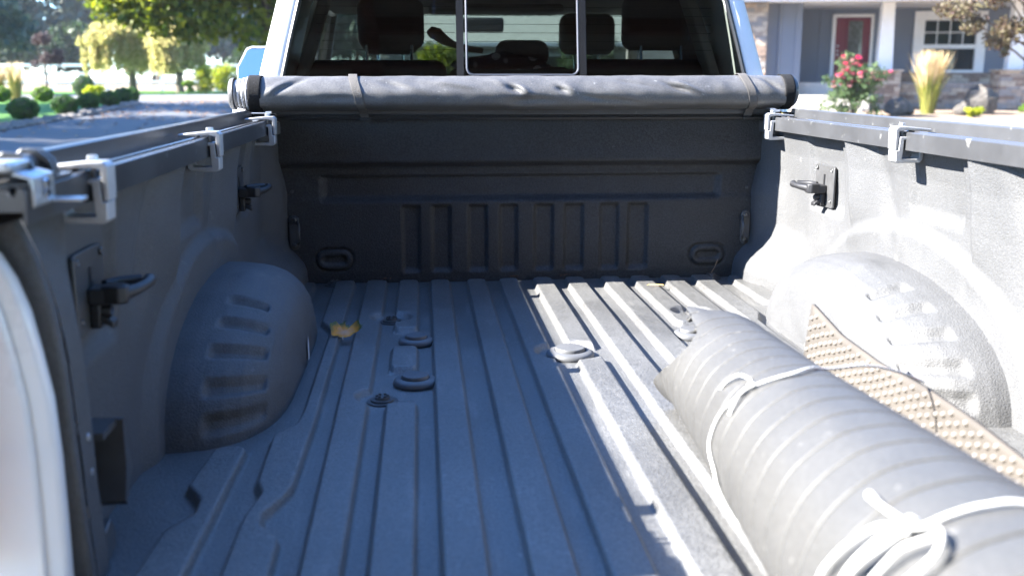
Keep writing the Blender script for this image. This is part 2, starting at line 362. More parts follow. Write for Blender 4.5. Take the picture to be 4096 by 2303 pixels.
# rivets and latch on the left jamb, striker
for z, y in ((1.10,-2.03),(1.05,-2.03),(.995,-2.03)): MB().lathe([(.006,0),(.005,.003),(.0001,.004)], 10, (-.803, y, z), 'x').build('jamb_rivet', zinc, truck)
for s in (-1, 1):
    m = MB(); a = .796
    def sx(v): return s*v
    m.prism([(-1.985,1.085),(-1.905,1.085),(-1.895,.995),(-1.93,.955),(-1.985,.99)], 'x', sx(.852), sx(.846))
    lt = m.build('latch_bracket', black_metal, truck, bevel=.002)
    MB().prism([(-1.985,1.085),(-1.975,1.085),(-1.975,.985),(-1.985,.985)], 'x', sx(.846), sx(.834)).build('latch_cheek', black_metal, lt)
    MB().prism([(-1.915,1.085),(-1.905,1.085),(-1.885,1.0),(-1.925,.955),(-1.932,.965),(-1.915,1.01)], 'x', sx(.846), sx(.79)).build('latch_cheek', black_metal, lt)
    MB().box((min(sx(.846),sx(.80)),-1.975,1.075),(max(sx(.846),sx(.80)),-1.915,1.085)).build('latch_top', black_metal, lt)
    MB().lathe([(.001,-.04),(.026,-.04),(.026,.0),(.001,.0)], 16, (sx(.83), -1.945, 1.015), 'x').build('latch_roller', black_plastic, lt)
    m = MB(); m.prism([(-2.0,.945),(-1.97,.955),(-1.955,.93),(-1.955,.905),(-1.985,.899),(-2.0,.90)], 'x', sx(.835), sx(.80)); m.build('striker_bracket', black_metal, truck, bevel=.003)

# ---- wheelhouses
def wheelhouse(s):
    prof = [(-1.565,.885),(-1.548,.94),(-1.515,.99),(-1.465,1.03),(-1.39,1.068),(-1.29,1.10),(-1.18,1.122),(-1.05,1.133),(-.95,1.134),(-.84,1.128),(-.72,1.105),(-.62,1.07),(-.54,1.02),(-.48,.95),(-.455,.885)]
    pa = np.array(prof); L = np.concatenate([[0], np.cumsum(np.hypot(*np.diff(pa, axis=0).T))]); nt = 150
    t = np.linspace(0, L[-1], nt); py = np.interp(t, L, pa[:,0]); pz = np.interp(t, L, pa[:,1])
    for _ in range(6):
        py[1:-1] = (py[:-2]+2*py[1:-1]+py[2:])/4; pz[1:-1] = (pz[:-2]+2*pz[1:-1]+pz[2:])/4
    sc = [(.858,1.0),(.80,.992),(.76,.975),(.73,.95),(.70,.905),(.68,.855),(.66,.785),(.645,.70),(.636,.60),(.631,.45)]
    xsv = np.concatenate([np.arange(.858,.70,-.0045), np.arange(.70,.631,-.003), [.631,.630,.629]])
    k = np.interp(-xsv, [-a for a, _ in sc] + [-.629], [b for _, b in sc] + [.0])
    k[-2] = .25
    T, XX = np.meshgrid(t, xsv); K = np.meshgrid(t, k)[1]
    cy, cz = -1.0, .885
    PY = cy + (np.meshgrid(py, xsv)[0]-cy)*K; PZ = cz + (np.meshgrid(pz, xsv)[0]-cz)*K
    ny = np.gradient(pz, t); nz = -np.gradient(py, t); ln = np.hypot(ny, nz); ny, nz = -ny/ln*1, -nz/ln*1
    NY = np.meshgrid(ny, xsv)[0]; NZ = np.meshgrid(nz, xsv)[0]
    dsp = np.zeros_like(XX)
    for c, x0, x1 in ((.058,.755,.668),(.135,.758,.670),(.232,.760,.674),(.335,.758,.680),(.445,.756,.692)):
        hw = .0135; cc = c + (XX-.715)*.10*((c-.2)/.25)
        dsp += ss(hw+.009, hw-.001, np.abs(T-cc))*ss(x0+.014,x0,XX)*ss(x1-.012,x1,XX)
    dsp = dsp*.014 - .010*np.exp(-((T-.64)/.06)**2)*np.exp(-((XX-.74)/.045)**2)*1.0
    PY = PY - NY*(-dsp)*(-1); PZ = PZ - NZ*(-dsp)*(-1)
    dsp2 = .0015*wob(T, XX, 9, s)
    P = np.dstack([s*(XX+dsp2), PY, PZ])
    return MB().grid(P if s < 0 else P[:, ::-1]).build('wheelhouse', liner, truck, smooth=180)
for s in (-1, 1): wheelhouse(s)
# torn bit of tape at the foot of the left wheelhouse
MB().add([(-.6265,-.985,.905),(-.6260,-.96,.904),(-.6255,-.968,.945),(-.6265,-.975,.965),(-.6265,-.985,.94)], [(0,1,2,3,4)]).build('liner_chip', M('liner_chip', (.45,.47,.5), .6), truck)
# ---- lowered tailgate
MB().box((-.80,-2.72,.85),(.80,-2.17,.893)).build('tailgate', liner_floor, truck, bevel=.012)
MB().box((-.80,-2.73,.80),(.80,-2.168,.845)).build('tailgate_skin', white_paint, truck, bevel=.01)
MB().box((-.9,-2.06,.70),(.9,3.9,.84)).build('underbody', black_plastic, truck)

# ---- cab
def cabpoly(z): return None
RX = [(1.585,.905),(1.845,.838),(1.93,.79)]                  # outer half width of the cab's back by height
def back_y(z): return .21 + (z-1.55)*.20
# back panel below the window and the rear pillars
MB().box((-.96,.17,.75),(.96,.23,1.545)).build('cab_back_panel', white_paint, truck, bevel=.02)
for s in (-1, 1):
    m = MB(); rows = []
    for z, xo, xi in ((1.545,.918,.828),(1.585,.905,.818),(1.70,.876,.792),(1.845,.838,.757),(1.93,.80,.72)):
        yb = back_y(z)
        rows.append([(s*xi,yb+.06,z),(s*xi,yb+.004,z),(s*(xi+.012),yb-.004,z),(s*(xo-.035),yb+.004,z),(s*(xo-.010),yb+.022,z),(s*xo,yb+.055,z),(s*(xo-.012),yb+.40,z),(s*(xi-.0),yb+.40,z)])
    P = np.array(rows); P = P if s > 0 else P[:, ::-1]
    m.grid(P, closed=True).build('rear_pillar', white_paint, truck, smooth=50)
    # black gasket between pillar and glass
    m = MB(); pts = [(s*(xi-.002), back_y(z)-.004, z) for z, xi in ((1.545,.828),(1.585,.818),(1.70,.792),(1.845,.757),(1.93,.72))]
    m.tube(pts, .008, 6).build('window_gasket', trim_black, truck)
    # door / side shell
    m = MB()
    m.prism([(.23,.75),(.23,1.54),(1.3,1.53),(2.6,1.50),(3.0,1.36),(3.0,.62),(2.75,.55),(.3,.5)], 'x', s*.93, s*1.0)
    m.build('cab_side', white_paint, truck, bevel=.03, seg=3)
    for (ya, yb2) in ((1.28,1.38),):
        MB().add([(s*.95,ya,1.52),(s*.95,yb2,1.52),(s*.80,yb2,1.93),(s*.80,ya,1.93),(s*.90,ya,1.52),(s*.90,yb2,1.52),(s*.76,yb2,1.93),(s*.76,ya,1.93)], [(0,1,2,3),(4,7,6,5),(0,4,5,1),(3,2,6,7),(0,3,7,4),(1,5,6,2)]).build('door_pillar', interior_grey, truck)
    MB().tube([(s*.95,2.95,1.36),(s*.90,2.6,1.62),(s*.80,2.1,1.92)], .035, 8).build('windscreen_pillar', interior_grey, truck)
    MB().add([(s*.945,.62,1.54),(s*.945,2.55,1.51),(s*.80,2.05,1.92),(s*.80,.75,1.92)], [(0,1,2,3)]).build('door_window', privacy_glass if s < 0 else privacy_glass, truck, smooth=None)
    # door mirror
    if True:
        def MP(pts): return [(s*(1.135+d_), z_) for d_, z_ in pts]
        shape = [(-.075,1.49),(.075,1.49),(.090,1.52),(.090,1.625),(.040,1.715),(.015,1.725),(-.075,1.725)]
        def inset(k): return [(d_*(1-k*1.1), 1.6075+(z_-1.6075)*(1-k*.75)) for d_, z_ in shape]
        mi = MB().prism(MP(shape), 'y', 1.655, 1.78).build('door_mirror', white_paint, truck, bevel=.015, seg=3)
        MB().prism(MP(inset(.07)), 'y', 1.648, 1.654).build('mirror_frame', trim_black, mi, bevel=.003)
        MB().add([(px, 1.583+(pz-1.507)*.305, pz) for px, pz in MP(inset(.13))], [tuple(range(7))]).build('mirror_glass', M('mirror_silver', (.5,.52,.54), .03, metal=1, var=0) if 'mirror_silver' not in bpy.data.materials else bpy.data.materials['mirror_silver'], mi, smooth=None, solid=.002, off=-1 if s > 0 else 1)
        MB().box((min(s*.98,s*1.08),1.64,1.515),(max(s*.98,s*1.08),1.70,1.555)).build('mirror_arm', trim_black, mi)
MB().prism([(.30,1.925),(.36,1.965),(1.0,1.985),(1.8,1.97),(2.12,1.925)], 'x', -.80, .80).build('cab_roof', white_paint, truck, bevel=.03, seg=3)
MB().prism([(.34,1.90),(2.05,1.90),(2.05,1.922),(.34,1.922)], 'x', -.78, .78).build('roof_lining', interior_grey, truck)
MB().prism([(3.0,.62),(3.0,1.34),(3.5,1.27),(4.05,1.16),(4.2,1.02),(4.22,.60)], 'x', -.98, .98).build('engine_hood', white_paint, truck, bevel=.04, seg=3)
MB().add([(-.90,2.98,1.35),(.90,2.98,1.35),(.78,2.06,1.92),(-.78,2.06,1.92)], [(0,1,2,3)]).build('windscreen', clear_glass, truck, smooth=None)
MB().prism([(2.25,1.10),(2.25,1.30),(2.45,1.37),(2.95,1.35),(2.95,1.10)], 'x', -.88, .88).build('dashboard', interior, truck, bevel=.02)
MB().box((-.92,.26,.86),(.92,2.9,.90)).build('cab_floor', interior, truck)
# back window: glass, slider frame, defroster lines
zz = (1.55, 1.925)
def gp(x, z): return (x, back_y(z)+.006, z)
MB().add([gp(-.826,1.55),gp(.826,1.55),gp(.724,1.925),gp(-.724,1.925)], [(0,1,2,3)]).build('back_window', privacy_glass, truck, smooth=None)
bw = bpy.data.objects['back_window']
def rrect(x0, x1, z0, z1, r, n=6):
    P = []
    for cx, cz, a0 in ((x1-r,z1-r,0),(x0+r,z1-r,90),(x0+r,z0+r,180),(x1-r,z0+r,270)):
        for k in range(n+1):
            a = R(a0+90*k/n); P.append((cx+r*math.cos(a), cz+r*math.sin(a)))
    return P
pr = rrect(-.180,.214,1.5875,1.91,.025); pr.append(pr[0])
MB().tube([(x, back_y(z)-.004, z) for x, z in pr], .0042, 6, cap=False).build('slider_frame', M('slider_frame_alu', (.055,.06,.075), .4, metal=.2), bw)
for x0, x1 in ((-.215,-.190),(.221,.246)):
    MB().add([gp(x0,1.552),gp(x1,1.552),gp(x1,1.922),gp(x0,1.922),(x0,back_y(1.552)+.022,1.552),(x1,back_y(1.552)+.022,1.552),(x1,back_y(1.922)+.022,1.922),(x0,back_y(1.922)+.022,1.922)], [(0,1,2,3),(5,4,7,6),(0,4,5,1),(2,6,7,3),(0,3,7,4),(1,5,6,2)]).build('slider_rail', trim_black, bw)
for k in range(10):
    z = 1.615 + k*.0295
    MB().box((-.17,back_y(z)+.0075,z-.0007),(.205,back_y(z)+.0095,z+.0007)).build('defroster_line', trim_black, bw)
    for xa, xb in ((-.70,-.22),(.25,.70)):
        if 1 < k < 8: MB().box((xa,back_y(z)+.0075,z-.0007),(xb,back_y(z)+.0095,z+.0007)).build('defroster_line', trim_black, bw)
# black frit at the foot of the glass
MB().add([(-.825,back_y(1.55)+.003,1.55),(.825,back_y(1.55)+.003,1.55),(.817,back_y(1.583)+.003,1.583),(-.817,back_y(1.583)+.003,1.583)], [(0,1,2,3)]).build('glass_border', trim_black, bw, smooth=None)
for s in (-1, 1):
    MB().add([(s*.79,.44,1.50),(s*.79,.56,1.50),(s*.66,.62,1.90),(s*.66,.50,1.90),(s*.83,.44,1.50),(s*.83,.56,1.50),(s*.70,.62,1.90),(s*.70,.50,1.90)], [(0,3,2,1),(4,5,6,7),(0,1,5,4),(2,3,7,6),(0,4,7,3),(1,2,6,5)]).build('pillar_trim', M('pillar_trim_grey', (.30,.29,.27), .8) if 'pillar_trim_grey' not in bpy.data.materials else bpy.data.materials['pillar_trim_grey'], truck, bevel=.008)
# seats
def cushion(name, a, b, mat=interior, bev=.05, par=truck):
    return MB().box(a, b).build(name, mat, par, bevel=bev, seg=4)
cushion('rear_seat_back', (-.82,.55,.98), (-.24,.70,1.645)); cushion('rear_seat_back', (.26,.55,.98), (.80,.70,1.65)); cushion('rear_seat_back', (-.235,.55,.98), (.255,.70,1.62))
cushion('rear_seat_cushion', (-.82,.70,.95), (.82,1.2,1.12))
for a, b in (((-.585,.66,1.685),(-.325,.77,1.885)), ((-.045,.66,1.62),(.17,.76,1.725)), ((.465,.66,1.685),(.735,.77,1.90))):
    h = cushion('rear_headrest', a, b, bev=.045)
for x in (-.545,-.375,.52,.68):
    MB().tube([(x,.585,1.60),(x,.60,1.70)], .006, 8).build('headrest_post', chrome, truck)
for s in (-1, 1):
    cx = s*.49
    cushion('front_seat_back', (cx-.25,1.62,1.0), (cx+.25,1.78,1.62)); cushion('front_seat_cushion', (cx-.26,1.78,.95), (cx+.26,2.28,1.13))
    cushion('front_headrest', (cx-.14,1.68,1.69), (cx+.14,1.80,1.89), interior_grey if s > 0 else interior, bev=.05)
    for d in (-.06,.06): MB().tube([(cx+d,1.72,1.58),(cx+d,1.74,1.72)], .007, 8).build('headrest_post', chrome, truck)
rm = MB().box((-.13,2.37,1.825),(.125,2.40,1.905)).build('rear_view_mirror', black_plastic, truck, bevel=.018, seg=3)
MB().box((-.02,2.40,1.86),(.02,2.47,1.90)).build('mirror_stem', black_plastic, rm)
MB().box((-.30,1.2,1.865),(.30,1.5,1.898)).build('overhead_console', interior_grey, truck, bevel=.02)
MB().tube([(-.80,1.30,1.85),(-.86,1.31,1.55)], .012, 6).build('seat_belt', M('seat_belt', (.4,.42,.36), .8), truck)
# wheels
for x in (-.86, .86):
    for y in (-1.05, 3.02):
        wh = MB().lathe([(.24,-.13),(.37,-.135),(.405,-.10),(.41,0),(.405,.10),(.37,.135),(.24,.13)], 32, (x, y, .41), 'x').build('tyre', tyre_rubber, truck)
        MB().lathe([(.001,-.09),(.235,-.11),(.24,0),(.235,.11),(.001,.09)], 24, (x, y, .41), 'x').build('rim', cast_alu, wh)
# ================================================================ tonneau cover, rolled up across the front of the bed
def roll_axis(x):   # (y, z, ry, rz)
    t = (x+.9)/1.8
    return -.128+.045*t, 1.529+.004*t, .066, .0535
tc = root('tonneau_cover', (0,-.1,1.46), 'rolled up black vinyl tonneau cover strapped across the front of the bed', 'truck bed cover')
xs = np.concatenate([[-.836,-.835], np.arange(-.83,.83,.004), [.84,.842]]); th = np.linspace(0, 2*math.pi, 97)[:-1]
T, XX = np.meshgrid(th, xs)
AY, AZ, RY, RZ = roll_axis(XX)
d = .0011*wob(XX*2.2, T*.22, 9, 1) + .0007*wob(XX*6, T*.35, 9, 4)
def dent(x0, t0, a, sx_, st, sk=0): return a*np.exp(-((XX-x0-sk*(T-t0))/sx_)**2)*np.exp(-((T-t0)/st)**2)
# angle: 0 = +y (towards the cab), 90 = up, 180 = towards the tailgate
for x0, t0, a, sx_, st, sk in ((-.05,2.85,-.011,.020,.30,.06),(-.015,2.95,.006,.016,.35,.05),(-.075,2.6,.004,.02,.5,.08),(.105,2.95,-.006,.015,.22,.05),(.13,2.8,.004,.022,.4,.03),(.48,2.8,-.0075,.018,.30,.10),(.515,2.75,.005,.018,.35,.1),(-.76,2.7,-.006,.018,.6,-.08),(-.79,2.9,.005,.02,.5,-.05),(-.42,2.6,-.004,.03,.3,.1),(-.38,2.7,.003,.03,.35,.1),(.80,2.6,-.006,.014,.5,.06),(.775,2.6,.004,.02,.5,.04),(.22,3.5,-.004,.03,.25,.15),(-.25,2.5,.003,.05,.3,.2),(.63,2.7,.002,.02,.3,0),(.34,2.5,-.002,.03,.3,.2),(.05,3.55,-.006,.05,.2,.1),(-.03,3.6,-.007,.04,.2,0),(.30,3.6,-.006,.05,.2,.2),(-.6,3.4,-.003,.06,.2,0)):
    d = d + dent(x0, t0, a*1.5, sx_, st, sk)
flat = -.004*np.exp(-((T-3.45)/.25)**2) + .010*np.exp(-((T-3.62)/.42)**2) - .004*np.exp(-((T-2.45)/.5)**2)
P = np.dstack([XX, AY+(RY+d+flat)*np.cos(T), AZ+(RZ+d+flat)*np.sin(T)])
m = MB().grid(P, closed=True)
roll = m.build('cover_roll', vinyl, tc, smooth=180)
# velcro bands near both ends
def band(x0, x1, g, name, mat, par, n=7, flare=0):
    xx = np.linspace(x0, x1, n); Tb, Xb = np.meshgrid(th, xx); ay, az, ry, rz = roll_axis(Xb)
    e = g + flare*((Xb-x0)/(x1-x0))
    return MB().grid(np.dstack([Xb, ay+(ry+e)*np.cos(Tb), az+(rz+e)*np.sin(Tb)]), closed=True).build(name, mat, par, smooth=180, solid=.003, off=1)
band(-.872,-.832,.001,'velcro_band', velcro, tc); band(.838,.872,.001,'velcro_band', velcro, tc)
# left end: the wound layers step outwards
for k in range(7):
    x0 = -.874-.0062*k; e = -.0015-.0016*k
    ay, az, ry, rz = roll_axis(x0)
    m = MB(); R_ = ry+e; Z_ = rz+e
    prof = [(1.0,0),(1.012,-.0022),(1.006,-.0048),(.97,-.0058)]
    rows = []
    for q, h in prof: rows.append([(x0+h, ay+R_*q*math.cos(a)+.0006*math.sin(5*a+k), az+Z_*q*math.sin(a)) for a in th])
    m.grid(np.array(rows), closed=True).build('cover_layer', vinyl_edge if k % 2 == 0 else vinyl, tc, smooth=60)
for x0, s in ((-.918,-1),(.874,1)):
    ay, az, ry, rz = roll_axis(x0); rows = []
    for q, h in ((1.0,0),(.985,.009),(.9,.014),(.5,.014),(.0,.014)): rows.append([(x0+s*h, ay+(ry-.004)*q*math.cos(a), az+(rz-.004)*q*math.sin(a)) for a in th])
    P = np.array(rows); MB().grid(P if s < 0 else P[:, ::-1], closed=True).build('cover_end', vinyl, tc, smooth=60)
# straps
for xc, sl in ((-.555,.030),(.705,.035)):
    tt = np.linspace(R(20), R(262), 60); rows = []
    for a in tt:
        ay, az, ry, rz = roll_axis(xc); sh = sl*ss(R(80),R(262),a); e = .0032+.004*math.exp(-((a-R(95))/.4)**2)+.010*math.exp(-((a-3.62)/.42)**2)-.004*math.exp(-((a-2.45)/.5)**2)-.004*math.exp(-((a-3.45)/.25)**2)
        rows.append([(xc+sh+k, ay+(ry+e)*math.cos(a), az+(rz+e)*math.sin(a)) for k in (-.0135,-.0125,-.006,.006,.0125,.0135)])
    a0 = rows[-1]; rows.append([(p[0]+.002, -.068, 1.452) for p in a0]); rows.append([(p[0]+.003, -.066, 1.444) for p in a0])
    st = MB().grid(np.array(rows)).build('strap', webbing, tc, smooth=60, solid=.0018, off=1)
    xe = xc+sl
    MB().box((xe-.014,-.079,1.443),(xe+.021,-.069,1.452)).build('strap_buckle', black_plastic, st, bevel=.002)
# header rail under the roll
MB().prism([(-.02,1.46),(-.064,1.46),(-.067,1.463),(-.067,1.4785),(-.05,1.4815),(-.02,1.4815)], 'x', -.82, .82).build('header_rail', rail_metal, tc, bevel=.0015)
MB().prism([(-.045,1.4445),(-.060,1.4445),(-.0625,1.4475),(-.0625,1.4515),(-.055,1.4525),(-.055,1.4555),(-.0625,1.4565),(-.062,1.4595),(-.045,1.4595)], 'x', -.80, .80).build('header_seal', trim_black, tc)
MB().box((-.83,-.05,1.452),(.83,.0,1.462)).build('header_bracket', black_plastic, tc)

# ================================================================ side rails of the cover
for s in (-1, 1):
    rl = root('cover_side_rail', (s*.85,-1.1,1.41), 'long black aluminium side rail clamped along the bed wall ' + ('beside the driveway' if s < 0 else 'facing the house'), 'side rail', None)
    prof = [(.800,1.411),(.800,1.451),(.8025,1.4535),(.808,1.4535),(.810,1.446),(.815,1.444),(.817,1.449),(.829,1.451),(.833,1.447),(.836,1.441),(.872,1.441),(.874,1.4765),(.8765,1.4795),(.889,1.4795),(.891,1.476),(.891,1.4265),(.803,1.4265),(.803,1.411)]
    P = [(s*x, z) for x, z in prof]
    m = MB(); n = len(P); yy = [-.115, -.6, -1.1, -1.6, -2.17]
    rows = [[(x, y, z) for x, z in P] for y in yy]; m.grid(np.array(rows), closed=True)
    m.f.append(tuple(range(n))); m.f.append(tuple(range((len(yy)-1)*n, len(yy)*n))[::-1])
    m.build('rail_channel', rail_metal, rl, smooth=20)
    MB().tube([(s*.8225,-.13,1.4515),(s*.8225,-1.0,1.4515),(s*.8225,-2.165,1.4515)], .0042, 8).build('rail_seal', seal_rubber, rl)
    MB().tube([(s*.8305,-.13,1.4495),(s*.8305,-1.0,1.4495),(s*.8305,-2.165,1.4495)], .0028, 8).build('rail_seal', seal_rubber, rl)
    MB().box((min(s*.80,s*.892),-.117,1.452),(max(s*.80,s*.892),-.095,1.468)).build('rail_end_block', black_plastic, rl, bevel=.002)

# ---- clamps: an upper hook over the rail, a lower J and a bolt
def clamp(s, y, label, first=[]):
    c = root('rail_clamp', (s*.80, y, 1.39), label, 'clamp', 'aluminium clamps holding the cover rails')
    def P(pts): return [(s*x, z) for x, z in pts]
    ya, yb = y-.019, y+.019
    MB().prism(P([(.862,1.4545),(.862,1.4605),(.800,1.4665),(.780,1.4665),(.7735,1.460),(.7745,1.412),(.7815,1.412),(.7835,1.455),(.800,1.4575)]), 'y', ya, yb).build('upper_jaw', cast_alu, c, bevel=.002, seg=3)
    MB().prism(P([(.808,1.4425),(.808,1.4355),(.796,1.4355),(.794,1.3905),(.832,1.3905),(.835,1.394),(.8365,1.4105),(.8455,1.4105),(.8445,1.388),(.838,1.3815),(.785,1.3800),(.778,1.3845),(.777,1.4105),(.7835,1.4105),(.7855,1.4425)]), 'y', ya-.001, yb+.001).build('lower_jaw', cast_alu, c, bevel=.0018, seg=3)
    bt = MB().lathe([(.0001,1.474),(.007,1.474),(.008,1.472),(.008,1.4665),(.0045,1.4665),(.0045,1.434)], 6, (s*.7975, y, 0)).build('clamp_bolt', zinc, c, smooth=30)
for y in (-.30, -1.135, -1.925):
    clamp(-1, y, {-.30:'silver rail clamp on the driveway-side rail, beside the rolled cover', -1.135:'silver rail clamp on the driveway-side rail, above the wheelhouse', -1.925:'silver rail clamp on the driveway-side rail, above the rearmost tie-down bracket'}[y])
for y in (-.158, -1.055):
    clamp(1, y, {-.158:'silver rail clamp on the house-side rail, beside the rolled cover', -1.055:'silver rail clamp on the house-side rail, above the wheelhouse'}[y])

# ---- spring latch on the rear end of the left rail
sl = root('cover_latch', (-.83,-2.10,1.45), 'shiny zinc and black spring latch on the rear end of the driveway-side rail', 'latch')
MB().prism([(-.80,1.4545),(-.872,1.4545),(-.872,1.4585),(-.80,1.4585)], 'y', -2.16, -2.0).build('latch_base', black_metal, sl)
for y in (-2.045, -2.03, -2.105):
    MB().prism([(-.868,1.459),(-.806,1.459),(-.812,1.478),(-.825,1.490),(-.845,1.492),(-.86,1.48)], 'y', y-.003, y+.003).build('latch_ear', rail_metal, sl, bevel=.001)
MB().lathe([(.0001,-2.10),(.012,-2.10),(.0125,-2.04),(.0001,-2.04)], 16, (-.837, 0, 1.474), 'y').build('latch_pin', black_metal, sl)
MB().box((-.86,-2.17,1.472),(-.815,-2.10,1.484)).build('latch_lever', zinc, sl, bevel=.004)
MB().prism([(-.80,1.43),(-.795,1.43),(-.795,1.466),(-.815,1.472),(-.82,1.468),(-.80,1.462)], 'y', -2.155, -2.085).build('latch_plate', zinc, sl, bevel=.0015)
MB().box((-.797,-2.10,1.4305),(-.76,-2.075,1.4345)).build('latch_tongue', zinc, sl, bevel=.001)
for z in (1.443,1.456): MB().lathe([(.0001,.004),(.006,.004),(.006,0),(.0001,0)], 10, (-.7935, -2.12, z), 'x').build('latch_rivet', chrome, sl)

# ---- tie-down cleats on slotted plates
def cleat(s, y, z, label):
    
    c = root('tie_down_cleat', (s*.858, y, z-.065), label, 'tie-down cleat', 'plate cleats on the bed walls')
    px = .852
    def X_(a, b): return (min(s*a, s*b), max(s*a, s*b))
    outer = rrect(y-.070, y+.070, z-.062, z+.062, .012, 4)
    m = MB(); m.prism(outer, 'x', s*px, s*(px+.005)); pt = m.build('plate', black_metal, c, bevel=.0012)
    fl = MB().prism([(y-.073,z-.058),(y-.060,z-.058),(y-.060,z+.058),(y-.073,z+.058)], 'x', s*(px-.003), s*(px+.004)).build('plate_flange', black_metal, pt, bevel=.002)
    for dy, dz in ((-.056,.050),(.056,.050),(-.056,-.040)):
        MB().lathe([(.0062,.0),(.0062,-.0035*s),(.004,-.005*s),(.0025,-.0035*s),(.0001,-.0035*s)], 12, (s*px, y+dy, z+dz), 'x').build('screw', bolt_metal, pt)
    xa, xb = X_(px-.0012, px-.0006)
    MB().box((xa, y-.004, z-.002), (xb, y+.007, z+.034)).build('key_slot', trim_black, pt)
    # cleat body: block and horn
    xa, xb = X_(px-.001, px-.030)
    MB().box((xa, y-.022, z-.022), (xb, y+.022, z+.004)).build('cleat_base', black_plastic, c, bevel=.004, seg=3)
    pr = [(s*(px-.024), y-.026, z-.006), (s*(px-.042), y-.026, z-.006)]
    MB().prism([(s*(px-.020), y-.020),(s*(px-.048), y-.030),(s*(px-.060), y-.022),(s*(px-.060), y-.004),(s*(px-.048), y+.012),(s*(px-.020), y+.022)], 'z', z-.020, z+.008).build('cleat_head', black_plastic, c, bevel=.004, seg=3)
    MB().tube([(s*(px-.050), y-.010, z-.006),(s*(px-.066), y+.016, z-.004),(s*(px-.072), y+.044, z-.002),(s*(px-.071), y+.066, z)], [.012,.009,.0085,.011], 10).build('cleat_horn', black_plastic, c, smooth=60)
    MB().tube([(s*(px-.015), y+.022, z+.001),(s*(px-.030), y+.045, z+.004),(s*(px-.060), y+.060, z+.002)], [.009,.007,.009], 10).build('cleat_horn', black_plastic, c, smooth=60)
    xa, xb = X_(px-.001, px-.016)
    MB().box((xa, y-.016, z-.060), (xb, y+.014, z-.022)).build('lock_housing', black_plastic, c, bevel=.003)
    xa, xb = X_(px-.014, px-.034)
    MB().prism([(s*(px-.012), z-.048),(s*(px-.034), z-.060),(s*(px-.034), z-.050),(s*(px-.014), z-.036)], 'y', y-.014, y+.012).build('lock_lip', black_plastic, c, bevel=.002)
    lc = MB().lathe([(.0001,-.030*s),(.0085,-.030*s),(.0095,-.028*s),(.0095,-.010*s)], 14, (s*px, y-.001, z-.034), 'x').build('lock_cylinder', black_plastic, c)
    MB().lathe([(.0001,-.0308*s),(.0070,-.0305*s),(.0070,-.0290*s)], 14, (s*px, y-.001, z-.034), 'x').build('lock_face', chrome, lc)
cleat(1, -.482, 1.264, 'sunlit grey cleat on a screwed plate in the house-side bed wall')
cleat(-1, -.525, 1.274, 'black cleat on the driveway-side bed wall between wheelhouse and bulkhead')
cleat(-1, -1.815, 1.262, 'large black cleat with key lock on the driveway-side wall near the tail pillar')

# ---- things lying on the back seat, seen through the window
o = MB().tube([(-.315,.615,1.748),(-.300,.615,1.750),(-.275,.615,1.742),(-.250,.618,1.722),(-.215,.62,1.705),(-.165,.625,1.690),(-.10,.63,1.680)], [.006,.022,.025,.020,.013,.012,.012], 12).build('wooden_handle', M('varnished_wood', (.16,.075,.03), .4), smooth=60); rebase(o); tag(o, 'brown wooden brush handle lying on the back seat behind the window', 'wooden handle')
bagm, nt, N, L, b = nodes('floral_fabric'); setc(b, (.01,.01,.012), .8)
g1 = N.new('ShaderNodeTexCoord'); g2 = N.new('ShaderNodeTexVoronoi'); g2.inputs['Scale'].default_value = 16; L.new(g1.outputs['Object'], g2.inputs['Vector'])
g3 = N.new('ShaderNodeMapRange'); g3.inputs['From Min'].default_value = .36; g3.inputs['From Max'].default_value = .30; L.new(g2.outputs['Distance'], g3.inputs['Value'])
g4 = N.new('ShaderNodeMix'); g4.data_type = 'RGBA'; g4.inputs['A'].default_value = (.008,.008,.012,1); g4.inputs['B'].default_value = (.32,.32,.33,1); L.new(g3.outputs['Result'], g4.inputs['Factor']); L.new(g4.outputs['Result'], b.inputs['Base Color'])
rows = []
for i in range(9):
    f = i/8*math.pi; rows.append([(-.02+.19*math.sin(f)*math.cos(a)*(1+.12*math.sin(3*a+i)), .60+.035*math.sin(f)*math.sin(a), 1.625-.045*math.cos(f)*(1+.25*math.sin(2*a+i*.7))) for a in np.linspace(0, 2*math.pi, 21)[:-1]])
o = MB().grid(np.array(rows), closed=True).build('cloth_bag', bagm, smooth=180); rebase(o); tag(o, 'dark cloth bag with pale flower print on the back seat', 'bag')
# ================================================================ rolled rubber mat, its cords, leaves and litter
def mat_axis(y):
    r = np.interp(-np.asarray(y), [1.4,1.6,1.9,2.2,2.6,2.8], [.112,.114,.122,.133,.149,.157]); return .23+.05*(y+1.5), .912+r, r
ym = -1.9
mt = root('rolled_rubber_mat', (.23,-2.05,.91), 'thick grey rubber mat rolled up and tied with white cord in the bed', 'rubber mat')
YEND = [(0,-1.58),(50,-1.57),(65,-1.555),(80,-1.536),(97,-1.515),(110,-1.49),(117,-1.472),(119.5,-1.53),(125,-1.617),(137,-1.648),(153,-1.63),(169,-1.588),(182,-1.53),(196,-1.472),(205,-1.44),(270,-1.43)]
def mat_pt(th, y, dr=0):
    """th in degrees on the outer turn, 90 up, 180 towards the driveway, 270 floor"""
    ax, az, r = mat_axis(y); a = np.radians(th)
    return ax+(r+dr)*np.cos(a), az+(r+dr)*np.sin(a)
tt = np.concatenate([np.arange(-20, 110, 3.0), np.arange(110, 130, 1.2), np.arange(130, 270.1, 3.0)])
pitch = .066; rowy = []
for k in range(21, 43):
    for o_ in (-.033,-.022,-.012,-.006,-.0035,-.0022,-.0011,0,.0011,.0022,.0035,.006,.012,.022): rowy.append(-k*pitch-o_)
rowy = sorted([y for y in rowy if -2.80 < y < -1.42], reverse=True)
